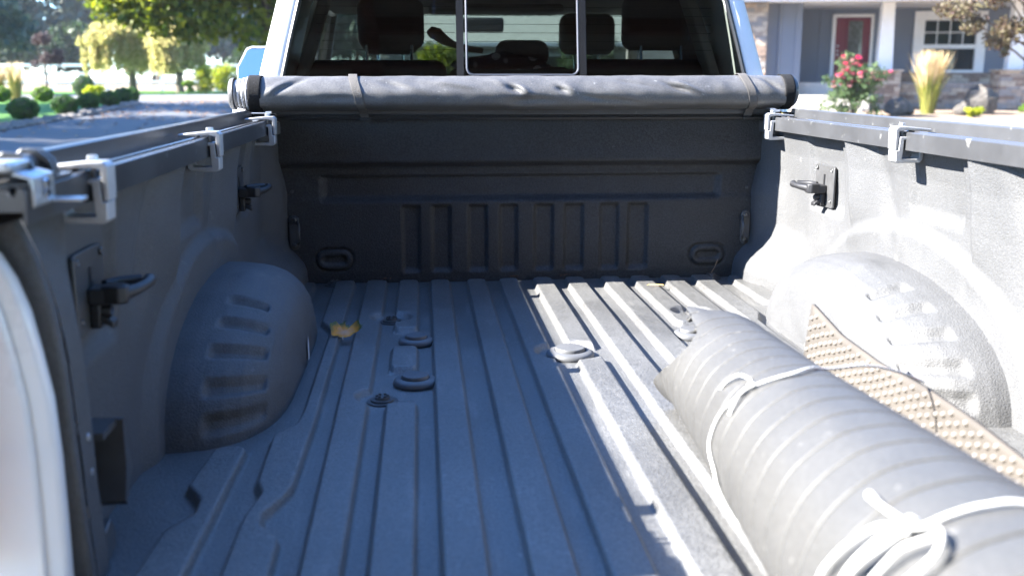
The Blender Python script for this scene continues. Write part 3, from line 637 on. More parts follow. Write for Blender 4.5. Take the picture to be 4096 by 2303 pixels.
TH, YR = np.meshgrid(tt, np.array(rowy)); Y0 = itp(TH, YEND); Yv = np.minimum(YR, Y0)
ph = YR/pitch
gro = np.exp(-(((ph-np.round(ph))*pitch)/.0017)**2)*(Yv < Y0-.03)
edge = np.exp(-((Y0-Yv-.014)/.003)**2)
dr = -.0055*gro - .002*edge + .0008*wob(Yv, np.radians(TH), 5, 2) + .0003*np.cos(2*math.pi*(ph-.5))
flare = .010*ss(-1.60,-1.46,Yv)*ss(95,118,TH)*ss(150,122,TH)
flare = flare + .012*ss(-1.52,-1.42,Yv)*ss(180,200,TH)
AX, AZ, RR = mat_axis(Yv); a = np.radians(TH)
P = np.dstack([AX+(RR+dr+flare)*np.cos(a), Yv, AZ+(RR+dr+flare)*np.sin(a)])
m = MB(); nr, nc = TH.shape; fq = []
for i in range(nr-1):
    for j in range(nc-1):
        if YR[i+1, j] < Y0[i+1, j] or YR[i+1, j+1] < Y0[i+1, j+1]: fq.append((i*nc+j, i*nc+j+1, (i+1)*nc+j+1, (i+1)*nc+j))
used = sorted(set(k_ for f_ in fq for k_ in f_)); remap = {k_: n_ for n_, k_ in enumerate(used)}; Pf = P.reshape(-1, 3)
m.add(Pf[used].tolist(), [tuple(remap[k_] for k_ in f_) for f_ in fq]); m.build('mat_sheet', rubber, mt, smooth=180, solid=.011, off=-1)
# inner turns of the spiral
tt2 = np.arange(-380, -19, 8.0); yy2 = np.linspace(-1.60, -2.79, 6); TH, Yv = np.meshgrid(tt2, yy2)
AX, AZ, RR = mat_axis(Yv); a = np.radians(TH); rr = RR-.014-.018*(-20-TH)/180
MB().grid(np.dstack([AX+rr*np.cos(a), Yv, AZ+rr*np.sin(a)])).build('mat_inner_turn', rubber_under, mt, smooth=60, solid=.008, off=-1)
# loose outer edge, standing up beside the roll with its studded underside showing
yy3 = np.linspace(-1.425, -2.62, 60)
def flap_pt(y, u):
    ax, az, r = mat_axis(y); top = float(itp(y, [(-1.425,1.124),(-1.574,1.096),(-1.735,1.089),(-1.90,1.096),(-2.05,1.091),(-2.2,1.078),(-2.7,1.07)]))
    xx = float(np.interp(u, [0,.25,.45,.6,.8,1], [ax, ax+.12, ax+.18, ax+.205, .445, .452+.03*(-1.425-y)*0]))
    zz = float(np.interp(u, [0,.25,.45,.6,.8,1], [.9165, .918, .945, .985, .985+(top-.985)*.5, top]))
    return xx, y, zz
uu = np.linspace(0, 1, 26)
P = np.array([[flap_pt(y, u) for u in uu] for y in yy3])
for _ in range(3): P[:, 1:-1] = (P[:, :-2]+2*P[:, 1:-1]+P[:, 2:])/4
fl = MB().grid(P).build('mat_flap', rubber_under, mt, smooth=180, solid=.008, off=1)
st = MB(); k = 0
for y in np.arange(-1.44, -2.45, -.0205):
    k += 1
    for u in np.linspace(.52, .965, 8):
        u2 = u + (.028 if k % 2 else 0)
        if u2 > .985: continue
        i = u2*25; j = int(i); f = i-j; r_ = (-1.425-y)/(1.195)*59; rj = min(int(r_), 58); rf = r_-rj
        p = (P[rj, j]*(1-f)+P[rj, min(j+1,25)]*f)*(1-rf) + (P[rj+1, j]*(1-f)+P[rj+1, min(j+1,25)]*f)*rf
        tz = P[rj, min(j+1,25)]-P[rj, j]; tz /= np.linalg.norm(tz); n = np.cross(tz, (0,1,0)); n = n*(-1 if n[0] > 0 else 1)
        b = np.array((0,1,0)); rows = []
        for rr_, h in ((.0052,0),(.0048,.003),(.003,.005),(.0005,.0056)):
            rows.append([tuple(p + n*h + (tz*math.cos(a)+b*math.sin(a))*rr_) for a in np.linspace(0, 2*math.pi, 7)[:-1]])
        st.grid(np.array(rows), closed=True)
st.build('studs', stud_rubber, fl, smooth=60, kind='stuff')
# cords
def cyl_pt(th, y, lift=.004):
    x, z = mat_pt(th, y, lift); return (float(x), y, float(z))
def smooth_pts(pts, n=6):
    pts = [Vector(p) for p in pts]; out = []
    for i in range(len(pts)-1):
        p0, p1, p2, p3 = pts[max(i-1,0)], pts[i], pts[i+1], pts[min(i+2,len(pts)-1)]
        for k in range(n):
            t = k/n; out.append(.5*((2*p1)+(-p0+p2)*t+(2*p0-5*p1+4*p2-p3)*t*t+(-p0+3*p1-3*p2+p3)*t**3))
    return out+[pts[-1]]
c1 = root('cord', (.12,-2.02,.91), 'thin white cord knotted around the rolled mat near its far end', 'cord')
ring = [(.452,-1.90,1.103),(.40,-1.925,1.128),(.33,-1.955,1.150)] + [cyl_pt(t, y) for t, y in ((68,-1.989),(85,-2.02),(99,-2.043),(114.5,-2.038),(126,-2.026),(140,-2.015),(154,-2.0),(168,-1.996),(179,-1.999),(187,-2.03),(200,-2.05),(225,-2.06),(245,-2.06),(262,-2.06))]
MB().tube(smooth_pts(ring), .0021, 8).build('cord_loop', cord_mat, c1, smooth=60)
MB().tube(smooth_pts([cyl_pt(126,-2.026,.004), cyl_pt(124,-2.0,.007), cyl_pt(127,-1.963,.009), cyl_pt(135,-1.942,.006), cyl_pt(142,-1.934,.003)]), [.0023]*20+[.0026,.0028,.0031,.0033,.0034], 8).build('cord_end', cord_mat, c1, smooth=60)
MB().tube(smooth_pts([cyl_pt(127,-2.024,.006), cyl_pt(135,-2.027,.008), cyl_pt(144,-2.036,.006), cyl_pt(148.5,-2.037,.003)]), .0028, 8).build('cord_end', cord_mat, c1, smooth=60)
MB().tube([cyl_pt(124,-2.03,.006), cyl_pt(126,-2.026,.008), cyl_pt(128.5,-2.023,.006)], [.003,.0052,.003], 10).build('cord_knot', cord_mat, c1, smooth=60)
c2 = root('cord', (.10,-2.57,.91), 'white cord tied in a loose bow around the near part of the rolled mat', 'cord')
ring = [cyl_pt(t, y) for t, y in ((-10,-2.60),(30,-2.595),(60,-2.592),(87,-2.589),(100,-2.585),(111,-2.583),(119.4,-2.581),(124.7,-2.575))]
MB().tube(smooth_pts(ring), .0026, 8).build('cord_loop', cord_mat, c2, smooth=60)
MB().tube(smooth_pts([cyl_pt(124.7,-2.575,.006), cyl_pt(125.5,-2.553,.010), cyl_pt(126.3,-2.52,.010), cyl_pt(126,-2.483,.006)]), [.0028]*13+[.0030,.0033,.0037,.0042,.0044,.0046], 8).build('cord_end', cord_mat, c2, smooth=60)
for pts in ([(125.7,-2.576,.008),(132,-2.55,.012),(143,-2.533,.012),(153,-2.52,.010),(160,-2.512,.008),(170,-2.51,.006),(176,-2.525,.006),(170,-2.545,.008),(160,-2.558,.010),(145,-2.572,.014),(134,-2.58,.012),(126.5,-2.578,.010)],
            [(126,-2.579,.010),(131.6,-2.575,.016),(142,-2.569,.016),(150,-2.56,.012),(158,-2.555,.007),(166,-2.553,.005)],
            [(125,-2.578,.008),(120.2,-2.601,.012),(121.1,-2.624,.013),(126.3,-2.639,.012),(134,-2.640,.010),(146,-2.63,.008),(158,-2.62,.006)],
            [(121.5,-2.62,.013),(127,-2.612,.014),(132,-2.603,.013),(137,-2.600,.011),(146,-2.595,.008),(156,-2.59,.006)]):
    MB().tube(smooth_pts([cyl_pt(a, b, c) for a, b, c in pts]), .0029, 8).build('cord_bow', cord_mat, c2, smooth=60)
MB().tube([cyl_pt(121.5,-2.572,.006), cyl_pt(123.5,-2.574,.010), cyl_pt(126,-2.577,.011), cyl_pt(128,-2.580,.007)], [.003,.0068,.0072,.004], 10).build('cord_knot', cord_mat, c2, smooth=60)

# ---- maple leaf lying in the bed
leafm, nt, N, L, b = nodes('autumn_leaf'); setc(b, (.45,.25,.08), .6)
gtc = N.new('ShaderNodeTexCoord'); gn = N.new('ShaderNodeTexNoise'); gn.inputs['Scale'].default_value = 38; L.new(gtc.outputs['Object'], gn.inputs['Vector'])
at = N.new('ShaderNodeAttribute'); at.attribute_name = 'rim'
ad = N.new('ShaderNodeMath'); ad.operation = 'MULTIPLY_ADD'; ad.inputs[1].default_value = .55; L.new(gn.outputs['Fac'], ad.inputs[0]); L.new(at.outputs['Fac'], ad.inputs[2])
rp = N.new('ShaderNodeValToRGB'); rp.color_ramp.elements[0].position = .35; rp.color_ramp.elements[0].color = (.88,.46,.25,1)
rp.color_ramp.elements[1].position = .98; rp.color_ramp.elements[1].color = (.12,.15,.04,1)
e = rp.color_ramp.elements.new(.66); e.color = (.92,.36,.03,1); e = rp.color_ramp.elements.new(.86); e.color = (.42,.22,.04,1)
L.new(ad.outputs[0], rp.inputs['Fac']); L.new(rp.outputs['Color'], b.inputs['Base Color'])
tl = N.new('ShaderNodeBsdfTranslucent'); L.new(rp.outputs['Color'], tl.inputs['Color']); mxs = N.new('ShaderNodeMixShader'); mxs.inputs[0].default_value = .35
L.new(b.outputs[0], mxs.inputs[1]); L.new(tl.outputs[0], mxs.inputs[2]); L.new(mxs.outputs[0], N['Material Output'].inputs['Surface'])
def maple_outline():
    half = [(0,-.02),(.10,-.10),(.34,-.18),(.30,-.02),(.52,-.06),(.46,.06),(.74,.10),(.62,.18),(.92,.36),(.70,.36),(.74,.50),(.50,.44),(.40,.46),(.46,.60),(.66,.80),(.46,.76),(.44,.92),(.30,.76),(.20,.70),(.20,.86),(.10,.90),(.0,1.12)]
    return half + [(-x, y) for x, y in half[-2:0:-1]]
def maple_leaf(name, loc, size, rot, curl, label, mat=leafm):
    out = maple_outline(); lf = root(name, loc, label, 'leaf', None)
    c = (0, .30); rings = [0, .25, .5, .75, 1.0]; V = []; F = []; rim = []
    n = len(out)
    for q in rings[1:]:
        for (x, y) in out:
            px, py = c[0]+(x-c[0])*q, c[1]+(y-c[1])*q; V.append((px, py)); rim.append(q)
    V.append(c); rim.append(0); ci = len(V)-1
    for i in range(n): F.append((ci, i, (i+1) % n))
    for rI in range(3):
        for i in range(n): F.append((rI*n+i, (rI+1)*n+i, (rI+1)*n+(i+1) % n, rI*n+(i+1) % n))
    m = MB(); vv = []
    for (x, y), q in zip(V, rim):
        z = curl*(.62*max(0, y+.12)**1.1 + .42*abs(x)**1.7 - .35*max(0, y-.75)) + .05*math.sin(9*x+4*y)*q*curl + .02
        X_, Y_ = x*size*(1-.22*curl*abs(x)), y*size*(1-.12*curl*max(0, y)); Z_ = z*size
        vv.append((loc[0]+X_*math.cos(rot)-Y_*math.sin(rot), loc[1]+X_*math.sin(rot)+Y_*math.cos(rot), loc[2]+Z_))
    m.add(vv, F); bl = m.build('leaf_blade', mat, lf, smooth=60)
    at_ = bl.data.attributes.new('rim', 'FLOAT', 'POINT'); at_.data.foreach_set('value', [q*.72 for q in rim])
    p = [(0,0),(.02,-.12),(0,-.26),(.03,-.36)]
    MB().tube([(loc[0]+(x*math.cos(rot)-y*math.sin(rot))*size, loc[1]+(x*math.sin(rot)+y*math.cos(rot))*size, loc[2]+.03*size+.004*k_) for k_, (x, y) in enumerate(p)], .0014, 6).build('leaf_stem', leafm, lf)
    return lf
lf = root('maple_leaf', (-.552,-.80,.9115), 'curled orange brown maple leaf with green tips lying on the bed floor', 'leaf')
out = [(500,585),(415,580),(390,555),(300,550),(250,515),(235,400),(200,300),(205,250),(232,215),(225,300),(255,310),(258,230),(330,185),(290,260),(285,330),(310,400),(345,400),(335,340),(345,270),(360,310),(400,310),(410,260),(470,240),(525,190),(520,260),(560,300),(605,285),(590,330),(620,320),(700,240),(800,150),(840,270),(875,285),(850,340),(935,290),(870,370),(930,365),(850,410),(830,440),(740,490),(690,515),(630,565),(560,570)]
vv = []; rim = []; F = []; n = len(out)
for q in (.3,.55,.8,1.0,0):
    for (x, y) in (out if q else [(0,0)]):
        px, py = 530+(x-530)*q, 450+(y-450)*q
        a_ = (px-530)/740*.098; t_ = (585-py)/740*.098; side = (abs(px-530)/370)**2.2
        yb = t_*(.95-.55*min(1,side)) + .0035*math.sin(px*.02); zz = .0016+t_*.62+.006*side*min(1,max(0,(585-py)/150)) + .002*max(0,1-((px-530)/60)**2)*t_*20
        vv.append((-.552+a_*(1-.10*min(1,side)), -.80+yb, .9115+zz)); rim.append((q*.74 if py < 440 else q*.48)+.10*(px > 780))
for i in range(n): F.append((4*n, i, (i+1) % n))
for r3 in range(3):
    for i in range(n): F.append((r3*n+i, (r3+1)*n+i, (r3+1)*n+(i+1) % n, r3*n+(i+1) % n))
bl = MB().add(vv, F).build('leaf_blade', leafm, lf, smooth=60); bl.data.attributes.new('rim', 'FLOAT', 'POINT').data.foreach_set('value', rim)
MB().tube([(-.5555,-.80,.9145),(-.5575,-.809,.9165),(-.556,-.820,.9155),(-.5545,-.826,.9140)], .0011, 6).build('leaf_stem', M('leaf_stem', (.6,.42,.26), .6), lf)
maple_leaf('dry_leaf', (.848,-.150,1.4425), .034, R(60), 1.2, 'small yellow leaf caught behind the clamp on the house-side rail')
maple_leaf('dry_leaf', (-.840,-1.985,1.4575), .022, R(20), .6, 'tiny yellow leaf scrap on the driveway-side rail between latch and clamp')
brown = M('dry_brown_leaf', (.10,.045,.022), .8)
def litter(x, y, n, lab, mat=brown, s=.014):
    m = MB()
    for k in range(n):
        a = random.uniform(0, 6.28); px, py = x+random.uniform(-.018,.018), y+random.uniform(-.004,.004); l = s*random.uniform(.5,1.2)
        dx, dy = math.cos(a)*l, math.sin(a)*l*.5; h = random.uniform(.002,.010)
        m.add([(px-dx,py-dy,.9125),(px+dy*.5,py-dx*.3,.9125+h),(px+dx,py+dy,.914+h*.5),(px-dy*.5,py+dx*.3,.913+h)], [(0,1,2,3)])
    o = m.build('leaf_litter', mat, None, smooth=None); rebase(o); tag(o, lab, 'leaf litter'); return o
litter(-.46,-.030,5,'brown leaf scraps against the bulkhead foot beside the first floor ribs')
litter(-.03,-.030,6,'brown leaf scraps at the bulkhead foot near the middle of the bed')
litter(.14,-.030,6,'spiky brown seed scrap at the bulkhead foot below the fifth slot')
o = MB().tube([(.655,-.02,.914),(.668,-.018,.935),(.678,-.012,.958)], .0012, 5).build('twig', M('twig', (.30,.19,.12), .8)); rebase(o); tag(o, 'thin brown twig standing on the floor bolt below the oval bulkhead plate', 'twig')
o = MB().add([(.385,-.205,.9125),(.44,-.212,.912),(.442,-.203,.9135),(.40,-.196,.9145)], [(0,1,2,3)]).build('straw', M('straw', (.55,.35,.12), .7), smooth=None, solid=.001); rebase(o); tag(o, 'small orange straw scrap at the edge of the sunlit bed floor', 'plant scrap')
# ================================================================ the setting
ZG = [(-400,0),(3,0),(18.5,.46),(29,.76),(38,.84),(46,.90),(60,.92),(150,1.02),(700,1.25)]
def zg(y): return float(np.interp(y, [a for a, _ in ZG], [b for _, b in ZG]))
def sheet(name, poly_x, y0, y1, lift, mat, kind='structure', ny=1.0):
    ysv = sorted(set([y0, y1] + [a for a, _ in ZG if y0 < a < y1] + [y for y in np.arange(math.ceil(y0), y1, max(ny, (y1-y0)/60)) ]))
    m = MB(); rows = []
    for y in ysv:
        a, b_ = poly_x(y); rows.append([(a + (b_-a)*t, y, zg(y)+lift) for t in (0,.5,1)])
    o = m.grid(np.array(rows)).build(name, mat, smooth=180); return tag(o, kind=kind)
asphalt = M('asphalt', (.075,.078,.084), .85, var=.18, vscale=.6, bump=.5, bscale=60, bdist=.004, speck=.25, speckc=(.22,.14,.08), sscale=5)
road_m = M('road_asphalt', (.16,.155,.15), .9, var=.15, vscale=.5)
dry = M('dry_grass_field', (.19,.145,.085), .95, var=.35, vscale=.35, bump=.5, bscale=6, bdist=.05)
lawn_m = M('lawn_grass', (.07,.19,.012), .9, var=.35, vscale=1.5, bump=.8, bscale=35, bdist=.03)
mulch = M('garden_bed', (.20,.15,.11), .95, var=.35, vscale=3, bump=.8, bscale=20, bdist=.03)
concrete = M('concrete', (.50,.46,.42), .85, var=.12, vscale=2)
sheet('ground', lambda y: (-700, 700), -400, 700, 0, dry)
sheet('driveway', lambda y: (float(np.interp(y,[-30,18,24,29,33],[-9.2,-9.2,-8.9,-9.0,-11])), float(np.interp(y,[-30,14,24,33],[9.5,9.0,7.0,6.0]))), -30, 33.4, .006, asphalt)
sheet('road', lambda y: (-60, 6), 34.0, 40.5, .006, road_m)
sheet('verge', lambda y: (-60, 6), 33.38, 34.02, .010, mulch)
sheet('lawn', lambda y: (-40, float(np.interp(y,[10,18,24,29,33],[-9.6,-9.6,-9.3,-9.4,-11.4]))), 6, 33.3, .012, lawn_m)
sheet('lawn', lambda y: (-40, 6), 41.2, 49.0, .012, lawn_m)
sheet('barn_floor', lambda y: (-6, 9), -16.4, -5.2, .010, M('barn_gravel', (.11,.10,.09), .95, var=.3, vscale=2))
sheet('garden_bed', lambda y: (float(np.interp(y,[12,24],[9.6,8.0])), 40), 10, 30, .012, mulch)

# ---------------------------------------------------------------- foliage
def leaf_cloud(clumps, n, size, flat=.0, droop=0, shell=.55):
    """clumps: (cx,cy,cz,rx,ry,rz); returns verts, faces of n diamond leaves"""
    c = np.array(clumps, float); vol = c[:,3]*c[:,4]*c[:,5]; vol = vol**.8; idx = RNG.choice(len(c), n, p=vol/vol.sum())
    d = RNG.normal(size=(n,3)); d /= np.linalg.norm(d, axis=1)[:,None]
    r = shell + (1-shell)*RNG.random(n)**.7; r *= 1+.10*np.sin(d[:,0]*7+idx)*np.cos(d[:,2]*6-idx*2)
    ctr = c[idx,:3] + d*r[:,None]*c[idx,3:6]
    a = RNG.normal(size=(n,3)); a[:,2] *= (1-flat)
    if droop: a = a*.35 + np.array((0,0,-1.0))*droop
    a /= np.linalg.norm(a, axis=1)[:,None]
    b = np.cross(a, RNG.normal(size=(n,3))); b /= np.linalg.norm(b, axis=1)[:,None]
    s = size*(.6+.8*RNG.random(n))[:,None]
    V = np.stack([ctr-a*s, ctr+b*s*.55, ctr+a*s, ctr-b*s*.55], 1).reshape(-1,3)
    return V, np.arange(4*n).reshape(n,4)
def foliage(name, V, F, mat, parent):
    org = np.array(ORG.get(parent.name, (0,0,0))); V = V-org
    me = bpy.data.meshes.new(name); me.vertices.add(len(V)); me.vertices.foreach_set('co', V.ravel())
    me.loops.add(F.size); me.loops.foreach_set('vertex_index', F.ravel().astype(np.int32))
    me.polygons.add(len(F)); me.polygons.foreach_set('loop_start', np.arange(0, F.size, F.shape[1], dtype=np.int32)); me.update(calc_edges=True); me.validate()
    me.materials.append(mat); o = bpy.data.objects.new(name, me); link(o); o.parent = parent; ORG[o.name] = tuple(org); return o
bark = M('bark', (.11,.085,.065), .9, var=.3, vscale=8, bump=1, bscale=14, bdist=.03)
L_maple = LEAF('maple_foliage', (.035,.09,.008), (.28,.30,.015), trans=.55)
L_dark = LEAF('dark_foliage', (.018,.042,.014), (.045,.08,.022), trans=.35)
L_conif = LEAF('conifer_foliage', (.022,.048,.034), (.05,.085,.06), trans=.2)
L_weep = LEAF('weeping_foliage', (.26,.28,.07), (.60,.50,.22), trans=.6)
L_box = LEAF('boxwood_foliage', (.022,.085,.008), (.06,.14,.015), trans=.3)
L_boxlit = LEAF('sunlit_boxwood_foliage', (.09,.18,.012), (.18,.28,.03), trans=.4)  # lighter copy of the boxwood leaves, sunlight put into the colour
L_yel = LEAF('yellow_green_foliage', (.22,.32,.012), (.48,.45,.025), trans=.55)
L_rose = LEAF('rose_foliage', (.05,.10,.03), (.12,.17,.07), trans=.4)
L_jmap = LEAF('red_maple_foliage', (.07,.035,.03), (.16,.14,.07), trans=.45)
L_tan = LEAF('tan_plume', (.55,.40,.20), (.75,.60,.36), trans=.4)
L_grass = LEAF('grass_blade', (.16,.20,.03), (.34,.30,.08), trans=.4)
L_purple = LEAF('purple_foliage', (.05,.03,.035), (.11,.08,.07), trans=.4)
def tree(name, x, y, h, clumps, n, size, mat, label, group=None, cat='tree', tr=.18, **kw):
    z = zg(y); t = root(name, (x,y,z), label, cat, group)
    m = MB(); lean = random.uniform(-.03,.03)*h
    m.tube([(x,y,z-.1),(x+.1*lean,y,z+h*.12),(x+.4*lean,y,z+h*.4),(x+lean,y,z+h*.8)], [tr*1.25,tr,tr*.75,tr*.2], 8)
    for c in clumps[:9]:
        z0 = z+h*random.uniform(.22,.5); m.tube([(x+.3*lean,y,z0),((x+c[0])/2,(y+c[1])/2,(z0+c[2])/2+.1*h*.2),(c[0],c[1],c[2])], [tr*.45,tr*.28,tr*.08], 6)
    m.build('trunk', bark, t, smooth=60)
    V, F = leaf_cloud(clumps, n, size, **kw); foliage('crown', V, F, mat, t); return t
def rc(x, y, z, spread, n, r, squash=.75):
    out = []
    for k in range(n):
        a = random.uniform(0, 6.28); q = math.sqrt(random.random()); zz = random.uniform(-1,1)
        w_ = math.sqrt(max(.1, 1-zz*zz)); rr = r*random.uniform(.7,1.25)
        out.append((x+spread[0]*q*w_*math.cos(a), y+spread[1]*q*w_*math.sin(a), z+spread[2]*zz, rr, rr, rr*squash))
    return out
# big maple beside the cab
cl = rc(-5.3,19.4,4.9,(3.2,2.6,1.7),26,.95) + [(-6.4,18.9,3.1,.9,.8,.5),(-5.6,18.6,2.75,.8,.7,.45),(-4.9,18.8,2.65,.7,.7,.42),(-4.3,19.2,2.85,.8,.8,.5),(-3.9,19.0,2.35,.42,.5,.33),(-3.75,18.9,2.05,.25,.3,.22),(-3.3,19.6,2.9,.7,.8,.5),(-6.9,19.4,3.5,.8,.8,.5),(-5.3,19.0,3.3,1.0,.9,.5)]
tree('maple_tree', -3.62, 19.6, 7.5, cl, 24000, .09, L_maple, 'big maple with green and yellow leaves spreading over the driveway', cat='tree', tr=.19, shell=.35)
# shade trees left of the frame
for x, y, h in ((-19.5,13.5,11),(-20.5,20,12),(-19.5,26,11.5),(-17,8,9.5),(-22.5,17,12)):
    tree('shade_tree', x, y, h, rc(x,y,zg(y)+h*.60,(3.6,3.4,h*.34),30,1.45), 7000, .19, L_dark, 'tall leafy shade tree standing on the lawn left of the driveway', 'shade trees on the lawn', tr=.26, shell=.3)
# dark conifer
def conifer(x, y, h, rad, n, size, label, mat=L_conif, group=None):
    z = zg(y); t = root('conifer', (x,y,z), label, 'tree', group)
    MB().tube([(x,y,z-.1),(x,y,z+h*.5),(x,y,z+h)], [.22*h/10,.13*h/10,.02], 8).build('trunk', bark, t, smooth=60)
    cl = []
    for k in range(34):
        f = (k+.5)/34; a = k*2.4; rr = rad*(1-f)**.85
        cl.append((x+.55*rr*math.cos(a), y+.55*rr*math.sin(a), z+h*(.22+.78*f), max(.15,.62*rr), max(.15,.62*rr), h*.035+.1*rr))
    V, F = leaf_cloud(cl, n, size, droop=.35, shell=.2); foliage('crown', V, F, mat, t)
conifer(-18.6,41,10,2.4,6000,.15,'dense dark conifer at the edge of the lawn behind the ornamental grass')
for x, y, h, r_ in ((-38,95,17,4.2),(-33,100,20,4.5),(-43,104,18,4.5),(-28,108,15,4),(-22,112,14,4.5),(-16,118,15,4.5),(-49,98,15,4.2),(-8,120,14,5),(-2,124,15,5)):
    conifer(x, y, h, r_, 2600, .42, 'far tall conifer in the row beyond the dry field', group='far conifers')
for x, y, h in ((-31,92,6),(-24,90,5.5),(-36,88,6)):
    tree('far_tree', x, y, h, rc(x,y,zg(y)+h*.55,(2.6,2.4,h*.28),14,1.3), 2200, .26, L_dark, 'far round leafy tree in front of the conifers', 'far leafy trees', tr=.2)
# weeping trees by the road
def weeping(x, y, h, wd, n, label):
    z = zg(y); cl = []
    for k in range(60):
        a = random.uniform(0, 6.28); q = math.sqrt(random.random()); px, py = x+wd*q*math.cos(a), y+wd*.8*q*math.sin(a)
        top = z+h*(1-.35*q**2); bot = z+h*(.18+.16*random.random()); cl.append((px,py,(top+bot)/2,.20,.20,(top-bot)/2))
        cl.append((px,py,top-.1,.38,.38,.26))
    tree('weeping_tree', x, y, h, cl, n, .085, L_weep, label, droop=.5, shell=.1, tr=.17)
weeping(-13.9,46.2,3.5,2.1,22000,'wide pale weeping tree behind the white fence rails')
weeping(-11.25,44.0,3.2,1.25,14000,'small weeping tree with a bare straight trunk beside the road')
# clipped shrubs
def ball(name, x, y, rx, h, mat, label, group=None, n=2600, size=.026, cat='shrub'):
    z = zg(y)+.012; t = root(name, (x,y,z), label, cat, group)
    MB().tube([(x,y,z-.05),(x,y,z+h*.5)], .03, 6).build('stem', bark, t)
    m = MB(); rows = []
    for i in range(9):
        f = math.pi*i/8; rows.append([(x+rx*.93*math.sin(f)*math.cos(a), y+rx*.93*math.sin(f)*math.sin(a), z+h*.5-h*.48*math.cos(f)) for a in np.linspace(0,2*math.pi,17)[:-1]])
    V, F = leaf_cloud([(x,y,z+h*.5,rx,rx,h*.5)], n, size, shell=.86); foliage('foliage', V, F, mat, t)
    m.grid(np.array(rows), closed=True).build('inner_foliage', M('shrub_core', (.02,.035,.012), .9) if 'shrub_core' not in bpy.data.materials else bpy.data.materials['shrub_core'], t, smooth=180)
for x, y, rx, h in ((-9.9,22,.37,.52),(-9.47,23.6,.33,.50),(-9.63,26,.30,.46),(-9.35,27,.29,.47),(-9.54,29,.28,.48),(-9.69,30.5,.26,.46)):
    ball('boxwood', x, y, rx, h+.02, L_box, 'clipped dark green boxwood ball on the stone edging of the driveway', 'boxwood balls along the driveway')
ball('boxwood', -12.92, 36.0, .40, .80, L_box, 'tall dark boxwood beside the fence, larger than the others')
ball('boxwood', -12.63, 31.0, .34, .50, L_boxlit, 'sunlit clipped boxwood on the far edge of the lawn', 'sunlit boxwoods on the lawn')
ball('boxwood', -13.95, 31.0, .34, .50, L_boxlit, 'sunlit clipped boxwood on the far edge of the lawn', 'sunlit boxwoods on the lawn')
def bush(name, x, y, w_, h, mat, label, n=2600, size=.05, group=None):
    z = zg(y); t = root(name, (x,y,z), label, 'shrub', group)
    MB().tube([(x,y,z-.05),(x,y,z+h*.6)], .03, 6).build('stem', bark, t)
    cl = rc(x,y,z+h*.5,(w_*.7,w_*.6,h*.32),14,h*.28); V, F = leaf_cloud(cl, n, size, shell=.2); foliage('foliage', V, F, mat, t); return t
bush('golden_shrub', -11.1,31.4,.5,.62,L_yel,'bright yellow green shrub behind the boxwood row',n=1800,size=.04)
bush('yellow_shrub', -9.9,43.2,.55,1.25,L_yel,'tall yellow green shrub next to the weeping tree')
bush('yellow_shrub', -9.05,43.0,.50,1.30,L_yel,'tall yellow green shrub next to the door mirror')
bush('yellow_shrub', -8.1,43.4,.55,1.2,L_yel,'tall yellow green shrub at the road verge behind the cab')
bush('low_shrub', -10.6,43.0,.40,.60,L_boxlit,'low loose green shrub at the foot of the yellow shrubs',n=1200)
bush('dark_bush', -9.6,52.0,1.5,2.4,L_dark,'dark green bush behind the yellow shrubs',n=3500,size=.09)
bush('dark_bush', -7.2,53.0,1.6,2.6,L_dark,'dark green bush beyond the road behind the cab',n=3500,size=.09)
tree('purple_plum', -14.3, 36.2, 2.3, rc(-14.35,36.2,2.45,(.6,.5,.55),12,.26), 2400, .05, L_purple, 'small dark purple leaved tree on the lawn', tr=.05, shell=.1)
def grass_clump(x, y, h, w_, n, label, plume=.5, mats=(L_grass, L_tan)):
    z = zg(y); t = root('ornamental_grass', (x,y,z), label, 'ornamental grass')
    for nm, mt_, k0, k1, cnt in (('blades', mats[0], 0, .80, n), ('plumes', mats[1], .62, 1.0, n//3)):
        pv = []
        for i in range(cnt):
            az_ = random.uniform(0, 6.283); dx, dy = math.cos(az_), math.sin(az_); b0 = .28*w_*math.sqrt(random.random()); ln = abs(random.gauss(0, .17)); hh = h*random.uniform(.62, 1.0)*(.8 if nm == 'blades' and random.random() < .5 else 1)
            def P_(f): return np.array((x+dx*(b0+hh*math.sin(ln)*f**1.7), y+dy*(b0+hh*math.sin(ln)*f**1.7), z+hh*f*math.cos(ln*.8*f)))
            sg = np.array((-dy, dx, 0))*(.007 if nm == 'blades' else .017); prev = P_(k0)
            for f0, f1 in ((k0, (k0+k1)/2), ((k0+k1)/2, k1)):
                pa_, pb_ = P_(f0), P_(f1); wa = sg*(1 if f0 > k0 or nm == 'blades' else .3); wb = sg*(1 if f1 < k1 else .15); pv += [pa_-wa, pa_+wa, pb_+wb, pb_-wb]
        V = np.array(pv); foliage(nm, V, np.arange(len(V)).reshape(-1,4), mt_, t)
grass_clump(-14.6,34,1.35,.55,900,'pale tan ornamental grass clump on the lawn')
grass_clump(-15.3,34.3,1.3,.5,700,'tan ornamental grass clump in front of the dark conifer')
# white three-rail fence
fence = root('rail_fence', (-14,50,zg(50)), 'white three-rail fence along the dry field beyond the road', 'fence')
wpaint = M('white_wood_paint', (.80,.80,.80), .6, var=.04)
fx = np.arange(-32.4, 8.1, 2.7)
for x in fx:
    MB().box((x-.07,49.93,zg(50)-.1),(x+.07,50.07,zg(50)+1.42)).build('post', wpaint, fence, bevel=.01)
for i in range(len(fx)-1):
    for z in (.45,.86,1.27): MB().box((fx[i]-.02,49.885,zg(50)+z-.07),(fx[i+1]-.024,49.925,zg(50)+z+.07)).build('rail', wpaint, fence)
